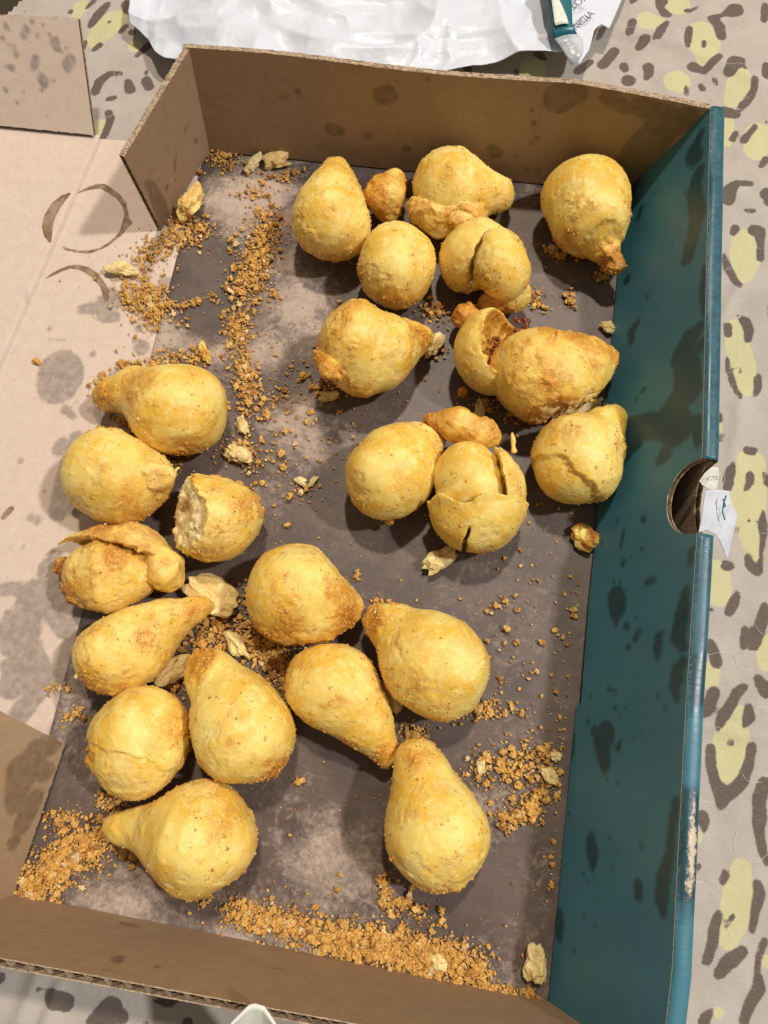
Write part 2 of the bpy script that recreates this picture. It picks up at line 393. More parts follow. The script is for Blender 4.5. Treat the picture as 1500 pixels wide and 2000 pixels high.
YELL_Z = [
 (1100, 0, 3.75, [[(850,30,80)],[(620,160,80),(680,170,60)],[(1010,220,75),(1020,330,115),(1040,450,60)],[(1290,560,60),(1280,640,85),(1240,740,60)],[(830,610,90)],[(1200,900,50),(1190,1030,50)],[(1440,990,100),(1410,1100,80)]]),
 (1300, 400, 5, [[(740,330,90),(780,480,150),(760,680,90)],[(680,1180,70),(690,1350,100),(740,1560,120),(780,1790,90)]]),
 (1300, 800, 5, [[(500,160,45),(495,300,30)],[(830,520,130),(800,800,170),(790,1050,150),(830,1250,110),(870,1450,60)],[(480,1600,120),(500,1800,120)]]),
 (1300, 1200, 5, [[(430,560,90),(440,680,60)],[(970,280,80),(980,480,70)],[(740,950,60),(660,1180,150),(620,1400,140),(600,1580,110)]]),
 (1300, 1600, 5, [[(740,480,90),(720,700,140),(680,950,140),(620,1180,90)],[(1000,1400,60)],[(530,1900,50)],[(310,180,50)]]),
 (0, 0, 3.75, [[(600,60,60),(560,130,30)],[(850,150,80),(760,230,90),(690,300,60)],[(990,340,50)],[(730,900,40),(720,980,30)]]),
 (0, 1850, 2.5, [[(500,370,40)]]),
]
flat = lambda x, y: P(x, y, ZC)
spots = strokes(SPOT_Z, flat, 1.12); yellows = strokes(YELL_Z, flat, 1.1)
rng = np.random.default_rng(7)
seen = np.array([n[0] for ch in spots + yellows for n in ch])
made = []
for _ in range(1500):                                   # the print goes on beyond the frame and under the box
    c = np.array((rng.uniform(-0.34, 0.52), rng.uniform(-0.16, 0.66), ZC))
    if np.min(np.linalg.norm(seen - c, axis=1)) < 0.022 or any(np.linalg.norm(c - q) < 0.034 for q in made): continue
    made.append(c)
    a0 = rng.uniform(0, 6.28); r = rng.uniform(0.007, 0.011)
    yellows.append([(c + np.array((0, -0.004, 0)), r * .8), (c + np.array((0, 0.004, 0)), r * .8)])
    for k in range(3):
        a = a0 + k * 2.1; b = a + rng.uniform(.3, 1.3)
        pts = [c + np.array((math.cos(x) * r, math.sin(x) * r * 1.4, 0)) for x in np.linspace(a, b, 3)]
        w = rng.uniform(.0014, .0024); spots.append([(q, w * s) for q, s in zip(pts, (.8, 1.2, .7))])
xs = np.arange(-0.34, 0.5201, 0.0022); ys = np.arange(-0.16, 0.6601, 0.0022)
gx, gy = np.meshgrid(xs, ys, indexing='ij')
cp = np.stack([gx.ravel(), gy.ravel(), np.full(gx.size, ZC)], 1)
att = {'spot': field(cp, spots), 'yellow': field(cp, yellows)}
bumpz = noise(cp, 0.055, 3) * 0.0018 + noise(cp, 0.02, 4) * 0.0010 + noise(cp, .009, 5) * .0003
fold = lambda a, b, w, h: h * np.exp(-(np.abs(seg_dist(cp, flat(*a), flat(*b), 0, 0)) / w) ** 2)
bumpz += fold((1440, 560), (1400, 640), .0025, .0018) + fold((1445, 780), (1430, 900), .003, .0016) + fold((40, 1990), (80, 1900), .004, .003) + fold((90, 2000), (115, 1930), .003, .003)
bumpz += fold((1380, 1420), (1480, 1440), .002, .001) + fold((1200, 60), (1320, 90), .004, .0018) + fold((1340, 100), (1480, 160), .004, .0015)
cv = cp.copy(); cv[:, 2] += np.minimum(bumpz, 0.0016 + 0.004 * (cp[:, 0] > 0.262) + 0.004 * (cp[:, 1] > .42) + .004 * (cp[:, 1] < -.006))
nxx, nyy = gx.shape
ii, jj = np.meshgrid(np.arange(nxx - 1), np.arange(nyy - 1), indexing='ij')
q = np.stack([ii * nyy + jj, (ii + 1) * nyy + jj, (ii + 1) * nyy + jj + 1, ii * nyy + jj + 1], -1).reshape(-1, 4)
e0, e1 = flat(44, -4)[:2], flat(4, 40)[:2]              # the cloth ends at the far left corner of the table
nrm = np.array((-(e1 - e0)[1], (e1 - e0)[0])); side = (cv[q[:, 0], :2] - e0) @ nrm
q = q[~((side < 0) & (cv[q[:, 0], 1] > 0.40))] if ((np.array((.1, .5)) - e0) @ nrm) > 0 else q[~((side > 0) & (cv[q[:, 0], 1] > 0.40))]
cloth = add('tablecloth', mesh_from('tablecloth', cv, q, True, att), M_CLOTH)
tag(cloth, 'pale cloth with brown and yellow leopard print under the box', 'tablecloth', kind='structure')
ground = add('floor', mesh_from('floor', np.array([(-4, -4, -.75), (4, -4, -.75), (4, 4, -.75), (-4, 4, -.75)]), [(0, 1, 2, 3)], False), M_GROUND)
tag(ground, 'dark floor below the table edge', 'floor', kind='structure')

# ------------------------------------------------------------------ the cardboard box
W, D, H, TH = 0.24, 0.4021, 0.060, 0.0030
def panel(name, parent, S, us, v0, v1, nv, sign, mats, attrs, length, thick=TH, period=0.0062, caps=(), jag=0.0003, seed=1, along='u', liner=0.00045):
    """corrugated board: two liners with a wavy sheet between; S(u, v) is the face that looks into the box"""
    us = np.asarray(us, float); nu = len(us)
    p1 = np.stack([us * 977, us * 0, us * 0], 1)
    lo = np.array([v0(u) for u in us]) + jag * noise(p1, 1.7, seed) / length
    hi = np.array([v1(u) for u in us]) + jag * (noise(p1, 1.3, seed + 1) + noise(p1, 5.1, seed + 2)) / length
    def grid(nvv, U=us, L=lo, Hh=hi):
        tt = np.linspace(0, 1, nvv)
        uu = np.repeat(U[:, None], nvv, 1); vv = L[:, None] + (Hh - L)[:, None] * tt[None]
        f = lambda a, b: S(a.ravel(), b.ravel())
        p = f(uu, vv); e = 1e-4
        n = np.cross(f(uu + e, vv) - f(uu - e, vv), f(uu, vv + e) - f(uu, vv - e)); n /= np.linalg.norm(n, axis=1)[:, None]
        return p, n * sign
    V, Fq, MI = [], [], []
    off = 0
    def emit(p, quads, mi):
        nonlocal off
        V.append(p); Fq.append(quads + off); MI.append(np.full(len(quads), mi)); off += len(p)
    def gq(a, b):
        i, j = np.meshgrid(np.arange(a - 1), np.arange(b - 1), indexing='ij')
        return np.stack([i * b + j, (i + 1) * b + j, (i + 1) * b + j + 1, i * b + j + 1], -1).reshape(-1, 4)
    p, n = grid(nv); Q = gq(nu, nv)
    ring = np.concatenate([np.arange(nu) * nv, (nu - 1) * nv + np.arange(1, nv), np.arange(nu - 2, -1, -1) * nv + nv - 1, np.arange(nv - 2, 0, -1)])
    for (da, db, ma, mb) in ((0, liner, 0, 1), (thick - liner, thick, 1, 2)):
        a, b = p - n * da, p - n * db; N = len(p)
        rn = np.roll(ring, -1)
        s = np.stack([ring, rn, rn + N, ring + N], 1)
        emit(np.concatenate([a, b]), np.concatenate([Q, Q[:, ::-1] + N, s]), 0)
        MI[-1] = np.concatenate([np.full(len(Q), ma), np.full(len(Q), mb), np.full(len(s), 1)])
    if along == 'u':
        nf = max(8, int(length / period * 10)); U = np.linspace(us[0], us[-1], nf)
        L2, H2 = np.interp(U, us, lo), np.interp(U, us, hi)
        fp, fn = grid(3, U, L2 + .0004 / length, H2 - .0004 / length)
        ph = np.repeat(np.sin(np.arange(nf) / 10 * 2 * math.pi), 3)
        emit(fp - fn * (thick * .5 + ph * (thick * .5 - liner * 1.2))[:, None], gq(nf, 3), 1)
    else:
        nvv = max(8, int(length / period * 10))
        fp, fn = grid(nvv)
        ph = np.tile(np.sin(np.arange(nvv) / 10 * 2 * math.pi), nu)
        emit(fp - fn * (thick * .5 + ph * (thick * .5 - liner * 1.2))[:, None], gq(nu, nvv), 1)
    for cpn in caps:                                    # crushed edge where the liners are pressed together
        if cpn == 'v1': b0 = p.reshape(nu, nv, 3)[:, -1]; bn = n.reshape(nu, nv, 3)[:, -1]; up = b0 - p.reshape(nu, nv, 3)[:, -2]
        elif cpn == 'v0': b0 = p.reshape(nu, nv, 3)[:, 0]; bn = n.reshape(nu, nv, 3)[:, 0]; up = b0 - p.reshape(nu, nv, 3)[:, 1]
        elif cpn == 'u1': b0 = p.reshape(nu, nv, 3)[-1]; bn = n.reshape(nu, nv, 3)[-1]; up = b0 - p.reshape(nu, nv, 3)[-2]
        else: b0 = p.reshape(nu, nv, 3)[0]; bn = n.reshape(nu, nv, 3)[0]; up = b0 - p.reshape(nu, nv, 3)[1]
        up = up / np.linalg.norm(up, axis=1)[:, None]
        rows = []
        for k, (dd, rise) in enumerate(((liner * .3, -.0002), (thick * .28, .0001), (thick * .55, .0001), (thick * .8, 0.0), (thick - liner * .3, -.0002))):
            q0 = b0 - bn * dd
            rows.append(q0 + up * (rise + 0.00045 * noise(q0 + k * .01, 0.0025, 9) + 0.00025 * noise(q0 + k * .01, .0011, 8))[:, None] - bn * (0.0003 * noise(q0, .003, 5))[:, None])
        g = np.stack(rows, 1).reshape(-1, 3); emit(g, gq(len(b0), 5), 1)
    V = np.concatenate(V); Fq = np.concatenate(Fq); MI = np.concatenate(MI)
    o = add(name, mesh_from(name, V, Fq, True, attrs(V), MI), mats, parent)
    try:
        o.data.set_sharp_from_angle(angle=math.radians(40))
    except Exception: pass
    return o
def lerp_quad(a, b, c, d):
    a, b, c, d = (np.asarray(x, float) for x in (a, b, c, d))       # bottom a->b, top d->c
    return lambda u, v: (a[None] * ((1 - u) * (1 - v))[:, None] + b[None] * (u * (1 - v))[:, None] + c[None] * (u * v)[:, None] + d[None] * ((1 - u) * v)[:, None])
no_marks = lambda V: {'grease': np.full(len(V), .05), 'ring': np.full(len(V), .05), 'dry': np.zeros(len(V)), 'scuff': np.full(len(V), .05), 'tear': np.full(len(V), .05)}
def marks(chains=(), rings=(), dry=None, scuff=(), tear=(), extra=0, n=None):
    def f(V):
        a = no_marks(V); a['grease'] = field(V, chains, n=n) + extra
        if rings: a['ring'] = field(V, rings)
        if dry is not None: a['dry'] = dry(V)
        if scuff: a['scuff'] = field(V, scuff)
        if tear: a['tear'] = field(V, tear)
        return a
    return f
box = bpy.data.objects.new('cardboard_box', None); COL.objects.link(box); box.location = (0, 0, 0)
tag(box, 'grease-stained brown corrugated snack box with teal side wall and lid opened to the left', 'box')

# floor: soaked with oil, dry mottled patches left
DRY = [(500,370,70,1.25),(440,390,45,1.1),(470,440,45,.8),(570,420,45,.9),(590,320,50,.35),(585,590,60,.95),(560,520,40,.8),(640,600,40,.45),(610,640,60,.8),(520,690,60,.85),(430,690,30,.9),(300,660,45,1.1),(560,820,55,.8),(600,870,45,.8),(590,800,40,.75),(520,960,35,.45),(545,900,35,.4),
       (500,1010,30,.3),(900,430,40,.45),(1030,370,40,.35),(1010,420,40,.25),(1060,560,40,.2),(640,1690,80,.65),(690,1720,60,.55),(640,1620,50,.45),(600,1560,40,.25),(300,1700,60,.5),(230,1790,60,.8),(340,1815,60,.7),(440,1840,60,.9),(560,1850,60,.6),(170,1760,40,.6),
       (960,1590,45,.45),(985,1560,35,.35),(1010,1440,40,.2),(840,1760,60,.15),(240,1420,50,.3),(130,1400,60,.55),(150,1290,50,.5),(1000,1930,80,.3),(900,1900,50,.35),(1000,1250,80,.10),(700,870,40,.3),(650,500,40,.2),(180,1500,40,.3),(330,650,50,1.15),(370,670,40,.8),(470,470,60,.35),(450,430,50,.4),(540,640,80,.45),(420,740,60,.3),(1060,1700,60,.12),(950,1150,120,.12),(760,1600,90,.12),(1000,480,60,.25)]
WETS = [(400,540,60,.8),(380,620,50,.7),(440,560,35,.5),(510,760,45,.35),(560,740,30,.4),(420,1800,35,.45),(350,1770,35,.5),(700,1520,60,.4),(800,1480,60,.3),(900,1750,60,.3),(480,900,40,.4)]
DRYW = [(P(x, y), r / 3900., w) for x, y, r, w in DRY]; WETW = [(P(x, y), r / 3900., w) for x, y, r, w in WETS]
def dry_field(V):
    d = np.full(len(V), 0.0)
    for c, r, w in DRYW: d = np.maximum(d, w * .85 * np.exp(-np.sum((V - c) ** 2, 1) / (r * r) * .8)) + .12 * w * np.exp(-np.sum((V - c) ** 2, 1) / (r * r) * .5)
    for c, r, w in WETW: d -= w * np.exp(-np.sum((V - c) ** 2, 1) / (r * r))
    return d
RINGZ = [(0, 240, 4, [
   [(540,545,14),(490,580,30),(430,640,42),(385,720,44),(365,800,42),(370,870,32),(385,920,16)],
   [(600,548,8),(660,515,16),(740,492,22),(800,490,26),(860,525,24),(920,570,22),(965,630,20),(985,700,16),(985,770,30),(950,850,20),(900,895,14),(840,945,16),(770,980,13),(690,1005,18),(600,1000,14),(530,985,16),(490,968,14)],
   [(1000,780,30)], [(350,1208,12),(400,1180,16),(460,1150,18),(530,1120,18),(600,1120,22),(680,1145,28),(740,1190,28),(790,1250,26),(820,1310,28),(830,1370,22)],
   [(30,3060,16),(80,3015,26),(20,3080,22),(60,3030,22)], [(375,1018,10)], [(110,772,4)], [(615,1637,5)], [(770,265,5)], [(785,615,6)]])]
GREZ = [(0, 240, 4, [[(470,1975,190)],[(450,2040,170),(470,1920,170)],[(640,1450,50),(740,1440,60),(800,1440,90)],[(800,1500,60),(880,1510,60)],[(790,1370,40),(860,1330,60),(900,1400,60)],
    [(200,1400,18),(210,1330,14)],[(380,1685,12),(500,1690,14)],[(1150,1210,30)],[(1080,1600,40)],[(1040,1560,20)],[(1100,1750,70)]]),
   (0, 700, 2.667, [[(310,470,45)],[(305,470,40),(320,440,35)],[(310,635,24)],[(340,265,30),(380,300,22)],[(400,225,12)],[(465,265,14)],[(190,840,28)],[(330,740,25),(390,790,40)],[(540,330,40)],
    [(280,1030,40),(300,1150,50),(340,1250,50)],[(60,1380,55),(40,1500,50)],[(100,1290,30),(80,1360,40)],[(145,1420,14)],[(440,1300,50),(350,1560,60)],[(420,1560,80),(460,1700,90)],[(330,1650,70),(400,1900,120)],[(20,1200,40),(90,1200,40)],[(30,1600,40)],[(130,1560,70),(60,1700,80)],[(180,1750,60),(100,1850,60)],[(200,1480,20),(190,1600,30)],[(40,1330,30),(20,1420,50)],[(240,1250,30)],[(230,690,12)],[(120,980,10)]])]
ground_pt = lambda x, y: P(x, y, 0)
FR = [(P(x, y), metres(r, P(x, y))) for x, y, r in ()]
greaseL = strokes(GREZ, ground_pt) + strokes([(0, 0, 1, [[(235,745,30),(205,800,26)],[(150,860,20),(128,950,26),(112,1000,20)],[(95,1110,24),(105,1180,34),(130,1220,30)],[(140,1300,34),(150,1380,36),(120,1430,30)],[(330,560,24),(320,620,22)],[(60,1160,30),(40,1260,36),(70,1330,40)],[(180,690,8)],[(95,640,6)],[(40,900,7)],[(60,1010,9)],[(20,1330,24)]])], ground_pt); ringL = strokes(RINGZ, ground_pt, 1.08)
ca_, cb_ = P(142, 380), P(45, 600)
XC = lambda y: ca_[0] + (cb_[0] - ca_[0]) * (y - ca_[1]) / (cb_[1] - ca_[1])                                                       # crease between the flattened wall and the lid
def flr(x0, x1, y0, y1, zf):
    cst = lambda c: c if callable(c) else (lambda y: c + 0 * y)
    a, b = cst(x0), cst(x1)
    def S(u, v):
        y = y0 + (y1 - y0) * v; x = a(y) + (b(y) - a(y)) * u
        return np.stack([x, y, zf(x, y)], 1)
    return S
def warp(x, y):
    p = np.stack([x, y, x * 0], 1)
    return 0.0005 * noise(p, .07, 21) * sstep(np.abs(x - .12), 0.0, .1) - .0005
crease = lambda x, x0: -0.0007 * np.exp(-((x - x0) / .0012) ** 2)
us = np.linspace(0, 1, 170)
panel('floor_panel', box, flr(-.0002, W + .004, -.001, D + .001, lambda x, y: warp(x, y) + crease(x, 0)), us, lambda u: 0, lambda u: 1, 270, 1, [M_FLOOR, M_EDGE, M_WALL], marks([], [], dry_field), D, along='v', jag=0)
top_edge = P(200, 268)[1]
zl = lambda x, y: warp(x, y) + crease(x, 0) + crease(x, XC(y) + .0008) * .7 + .0004 * np.exp(-((x - XC(y) - .0025) / .0012) ** 2) + np.where(x < XC(y), (x - XC(y)) * .010, 0)
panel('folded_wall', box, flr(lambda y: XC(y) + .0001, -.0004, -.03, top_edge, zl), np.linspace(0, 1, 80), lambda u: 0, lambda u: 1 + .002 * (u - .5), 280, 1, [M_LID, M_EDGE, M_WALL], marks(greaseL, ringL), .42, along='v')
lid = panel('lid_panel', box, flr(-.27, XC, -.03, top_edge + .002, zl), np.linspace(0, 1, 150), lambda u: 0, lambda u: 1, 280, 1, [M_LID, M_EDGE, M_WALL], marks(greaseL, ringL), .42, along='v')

# lid flap standing at the far edge of the lid
fa, fb = P(-260, 222), P(184, 268); ft = lambda x, y: P(x, y, .040)
fS = lerp_quad(fb + (0, .0005, .001), fa + (0, .0005, .001), ft(-260, 18), ft(152, 36))
fn_ = np.cross(fa - fb, ft(152, 36) - fb); fn_ /= np.linalg.norm(fn_)
on_flap = lambda x, y: on_plane(x, y, fb, fn_)
flapg = strokes([(0, 0, 3.75, [[(520,440,42),(495,485,40)],[(410,320,45),(420,350,30)],[(320,590,45),(325,620,35)],[(305,660,16)],[(265,430,30),(255,490,32)],[(130,400,22)],[(95,500,26),(60,490,14)],[(45,660,20)],[(130,755,16)],[(370,255,16)],[(200,220,30)],[(320,190,16)],[(180,260,28)],[(345,855,10)],[(110,340,14)],[(70,330,12)],[(455,385,14)],[(490,350,12)],[(280,265,14)],[(30,280,20)],[(60,200,24)],[(240,160,20)],[(400,590,12)],[(175,670,10)]])], on_flap)
panel('lid_flap', lid, fS, np.linspace(0, 1, 110), lambda u: 0, lambda u: 1, 60, -1, [M_LID, M_EDGE, M_WALL], marks(flapg, n=fn_), .13, jag=.0005, caps=('v1',))

# back wall with a bent right end
BT = [P(358, 85, H), P(1127, 158, H), P(1388, 205, H)]; UC = .80; UB = .91
def back_S(u, v):
    k = UC + (UB - UC) * (1 - v)                                   # crease position at this height
    b = lambda uu: np.stack([uu * (W + .001), uu * 0 + D, uu * 0], 1)
    s = np.clip(u / k, 0, 1); e = np.clip((u - k) / (1 - k), 0, 1)
    top = np.where((u < k)[:, None], BT[0] + (BT[1] - BT[0]) * s[:, None], BT[1] + (BT[2] - BT[1]) * e[:, None])
    bot0 = b(np.array([0.]))[0]; bc = b(np.array([UB]))[0]; b1 = b(np.array([1.]))[0]
    bot = np.where((u < k)[:, None], bot0 + (bc - bot0) * s[:, None], bc + (b1 - bc) * e[:, None])
    return bot + (top - bot) * v[:, None] + np.stack([u * 0, .0012 * np.sin(u * 9) * v, u * 0], 1)
bn = np.cross(BT[1] - BT[0], np.array((0, D, 0.)) - BT[0]); bn /= np.linalg.norm(bn)
on_back = lambda x, y: on_plane(x, y, (0.0, D, 0.), bn)
back_marks = strokes([(750, 0, 2, [[(690,370,70),(740,350,60)],[(20,350,42)],[(90,570,20)],[(440,590,28),(425,570,22)],[(600,530,14)],[(575,553,8)],[(175,290,10)],[(520,605,8)],[(605,660,12)],[(560,650,9)],[(585,470,12)],[(580,420,8)],[(130,535,7)],
     [(1180,420,50),(1090,470,70),(1020,560,80),(960,640,70)],[(1000,390,45),(1100,420,50),(1190,440,50)],[(880,360,40),(940,400,30)],[(1060,600,60),(1000,680,60)]]),  # broad dark region over the bent right end of the wall
   (0, 0, 2, [[(1170,350,18)],[(1100,370,10),(1130,370,8)],[(1300,495,30),(1340,500,18)],[(1440,515,18)],[(1500,360,40)],[(740,150,6)]])], on_back)
panel('back_wall', box, back_S, np.linspace(0, 1, 300), lambda u: 0.003, lambda u: 1, 50, -1, [M_WALL, M_EDGE, M_WALL], marks(back_marks, n=bn), W, caps=('v1',), jag=.0005, seed=11)
# corner flap at the back left, swung outwards
cS = lerp_quad((0.0006, D - .0005, .0005), P(307, 447) + (0, 0, .0005), P(232, 302, H), P(360, 87, H) + (.0003, -.0008, 0))
cn = np.cross(P(305, 445) - (0, D, 0), P(358, 85, H) - (0, D, 0)); cn /= np.linalg.norm(cn)
capg = strokes([(0, 0, 2, [[(560,720,30),(600,800,40),(620,860,40)],[(540,705,20)],[(700,490,7),(695,510,6)],[(740,540,12)],[(660,600,8),(655,660,8)],[(625,570,6)],[(625,720,14)],[(660,690,8)],[(590,690,6)]])], lambda x, y: on_plane(x, y, (0, D, 0), cn))
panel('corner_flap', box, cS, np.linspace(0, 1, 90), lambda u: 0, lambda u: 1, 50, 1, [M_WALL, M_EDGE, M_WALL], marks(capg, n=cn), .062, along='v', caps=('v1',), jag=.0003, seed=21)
# corner flap at the front left
q1 = P(122, 1450); q2 = P(-118, 1334, .052)
lS = lerp_quad(q1 + (0, 0, .0005), (0.0006, .0008, .0005), (-.012, .0005, H), q2)
ln = np.cross(q2 - q1, np.array((0, 0, 0.)) - q1); ln /= np.linalg.norm(ln)
low_marks = strokes([(0, 1380, 1.875, [[(180,130,40),(120,160,50),(90,240,40)],[(150,230,40)],[(60,220,60),(40,330,50)],[(110,330,40),(60,420,40)],[(30,480,30)],[(60,420,14)],[(100,330,20)]])], lambda x, y: on_plane(x, y, q1, ln))  # grease at the flap's free end, then broad dark strokes over the rest
panel('corner_flap', box, lS, np.linspace(0, 1, 90), lambda u: 0, lambda u: 1, 50, 1, [M_WALL, M_EDGE, M_WALL], marks(low_marks, n=ln), .07, along='v', jag=.0004, seed=31)
# front wall
FT0, FT1 = P(0, 1889, H), P(600, 2001, H); fd = (FT1 - FT0) / (FT1[0] - FT0[0])
f_top = lambda x: FT0 + fd * (x - FT0[0])
wS = lerp_quad((W + .002, 0, 0), (0, 0, 0), f_top(-.012), f_top(.272))
wn = np.cross(f_top(.2) - f_top(0), np.array((0, 0, 0.)) - f_top(0)); wn /= np.linalg.norm(wn)
frontg = strokes([(0, 1750, 2.143, [[(485,300,32),(495,290,26)],[(645,328,15),(655,325,12)],[(440,348,9)],[(480,192,5)],[(635,187,6)],[(1090,307,6),(1180,325,8)],[(1270,335,5)],[(510,135,22),(560,145,14)],[(600,200,4)]])], lambda x, y: on_plane(x, y, (0, 0, 0), wn))
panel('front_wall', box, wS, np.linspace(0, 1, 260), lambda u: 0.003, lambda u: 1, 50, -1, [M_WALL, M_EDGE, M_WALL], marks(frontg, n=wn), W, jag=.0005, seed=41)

# teal double side wall with a finger slot
BOT = [P(x, y, .0006) for x, y in ((1073,1958),(1080,1850),(1092,1749),(1083,1724),(1100,1540),(1122,1381),(1143,1375),(1155,1180),(1170,1050),(1186,800),(1207,543),(1222,372))]
by_ = np.array([b[1] for b in BOT]); bx_ = np.array([b[0] for b in BOT])
TIN = [P(1300, 1998, H), P(1312, 1900, H), P(1338, 1400, H), P(1372, 870, H), P(1380, 500, H), P(1387, 215, H)]
ty_ = np.array([b[1] for b in TIN]); tx_ = np.array([b[0] for b in TIN])
Y0, Y1 = -.004, D - .0006
base_x = lambda y: bx_[0] - .0004 + (bx_[-1] - bx_[0]) * (y - by_[0]) / (by_[-1] - by_[0])
def teal_low(u):                                        # torn lower edge
    y = Y0 + (Y1 - Y0) * u; xb = base_x(y)
    return max(0., (np.interp(y, by_, bx_) - xb) * .35 / (np.interp(y, ty_, tx_) - xb))
def teal_S(u, v):
    y = Y0 + (Y1 - Y0) * u
    xb = base_x(y); xt = np.interp(y, ty_, tx_)
    return np.stack([xb + (xt - xb) * v, y - (1 - u) * 0.0 + .0, .0006 + (H - .0006) * v + .0005 * np.sin(u * 22) * v * (1 - v)], 1)
hc = [on_plane(1372, 896, (0, 0, H), (0, 0, 1)), on_plane(1366, 1042, (0, 0, H), (0, 0, 1))]
uh0, uh1 = (hc[1][1] - Y0) / (Y1 - Y0), (hc[0][1] - Y0) / (Y1 - Y0)
uhc, uhr = (uh0 + uh1) / 2, (uh1 - uh0) / 2
def slot(depth):
    def f(u):
        s = (u - uhc) / uhr
        return 1 - depth * math.sqrt(max(0., 1 - s * s)) ** .8 if abs(s) < 1 else 1.0
    return f
ush = uhc - uhr * np.cos(np.linspace(0, math.pi, 40))
us_t = np.sort(np.concatenate([np.linspace(0, uh0 - .001, 130), ush, np.linspace(uh1 + .001, 1, 150)]))
for c in (1749, 1724, 1381, 1375):
    us_t = np.sort(np.append(us_t, (P({1749: 1092, 1724: 1083, 1381: 1122, 1375: 1143}[c], c)[1] - Y0) / (Y1 - Y0)))
tn = np.cross(TIN[1] - BOT[0], TIN[-1] - BOT[0]); tn /= np.linalg.norm(tn)
on_teal = lambda x, y: on_plane(x, y, TIN[3], tn)
tealg = strokes([(1060, 200, 4, [[(1260,260,40),(1190,400,70),(1230,440,60)],[(1240,560,60),(1200,700,70),(1230,900,80),(1180,1080,70),(1150,1220,60),(1100,1250,20)],[(1280,1300,30),(1260,1500,30),(1280,1650,30)],[(1240,1760,50),(1160,1850,90),(1100,1980,110)],[(1250,1900,60)],
     [(1150,480,14),(1200,520,14)],[(1120,700,10),(1190,800,14)],[(740,560,50),(690,700,40)],[(650,1380,40)],[(690,1790,45),(740,1720,30)],[(690,1850,40)],[(800,1500,8),(820,1540,8)],[(890,1630,10)],[(970,1070,10)],[(880,710,12)],[(760,820,26),(740,900,24)]]),
   (1060, 700, 3.333, [[(940,50,100),(950,200,110),(860,300,80),(800,360,60)],[(700,440,90),(560,420,40),(880,450,120)],[(600,520,90),(520,480,40)],[(560,620,40),(520,700,20)],[(1000,420,50),(1010,560,30)],[(800,620,55),(760,670,35)],
     [(660,205,16),(640,215,10)],[(610,265,14)],[(660,1050,24)],[(535,1110,10),(525,1170,14),(515,1230,10)],[(655,1240,17)],[(535,1320,20),(530,1345,18)],[(585,1300,9)],[(685,1460,22),(735,1440,22)],[(490,1560,75),(500,1620,75),(495,1670,45)],[(470,1440,8),(475,1470,8)],[(515,1450,8),(510,1480,8)],
     [(490,1725,20)],[(560,1750,30)],[(640,1790,25),(620,1830,26)],[(575,1880,20)],[(770,1820,35),(765,1890,40),(770,1960,20)],[(795,1790,18)],[(950,1500,25),(920,1680,60),(900,1820,60),(930,1880,40)],[(490,1050,9),(485,1075,8)],[(390,1200,14)],[(980,1250,30),(970,1340,18)],[(720,1250,8)],[(625,1690,10)],[(930,1980,40)]]),
   (1060, 1300, 2.858, [[(770,20,38),(755,130,38),(770,190,24)],[(705,235,16)],[(660,170,16)],[(420,240,15)],[(480,237,7)],[(450,300,9)],[(370,390,70),(350,430,65),(365,540,45),(365,590,20)],[(305,370,28)],[(440,460,24),(450,430,14)],[(380,640,10)],[(440,655,12)],[(185,400,22),(175,480,30),(165,540,16)],[(570,360,8)],[(530,410,8)],
     [(295,1000,42),(305,1060,45),(300,1110,30)],[(295,960,28)],[(168,825,10)],[(585,1010,14)],[(445,1045,10)],[(250,1168,12)],[(280,1210,8)],[(415,1135,8)],[(560,1230,34),(560,1280,34)],[(770,770,30),(750,900,30),(740,1050,32),(700,1200,50),(690,1300,50),(705,1400,20)],[(120,1400,38),(120,1480,40),(125,1520,28)],[(260,1400,10)],[(320,1455,11)],[(205,1590,9),(215,1615,7)],[(770,60,50)],[(285,170,10)],[(270,320,16)],[(570,1010,10)],[(400,960,12)],[(380,130,10),(430,150,10)]])], on_teal, 1.15)
tealw = panel('side_wall', box, teal_S, us_t, teal_low, slot(.27), 70, -1, [M_TEAL, M_EDGE, M_EDGE], marks(tealg, n=tn), D, thick=.0026, period=.007, jag=.00018, seed=51)
def teal_outer(u, v):
    y = Y0 + (Y1 - Y0) * u; xt = np.interp(y, ty_, tx_) + .0043
    return np.stack([xt + (.2665 - xt) * (1 - v), y, -.003 + (H - .0022 + .003) * v], 1)
panel('outer_wall', tealw, teal_outer, us_t, lambda u: 0, slot(.20), 20, -1, [M_EDGE, M_EDGE, M_TEAL], no_marks, D, thick=.0026, period=.007, jag=.00018, seed=53)
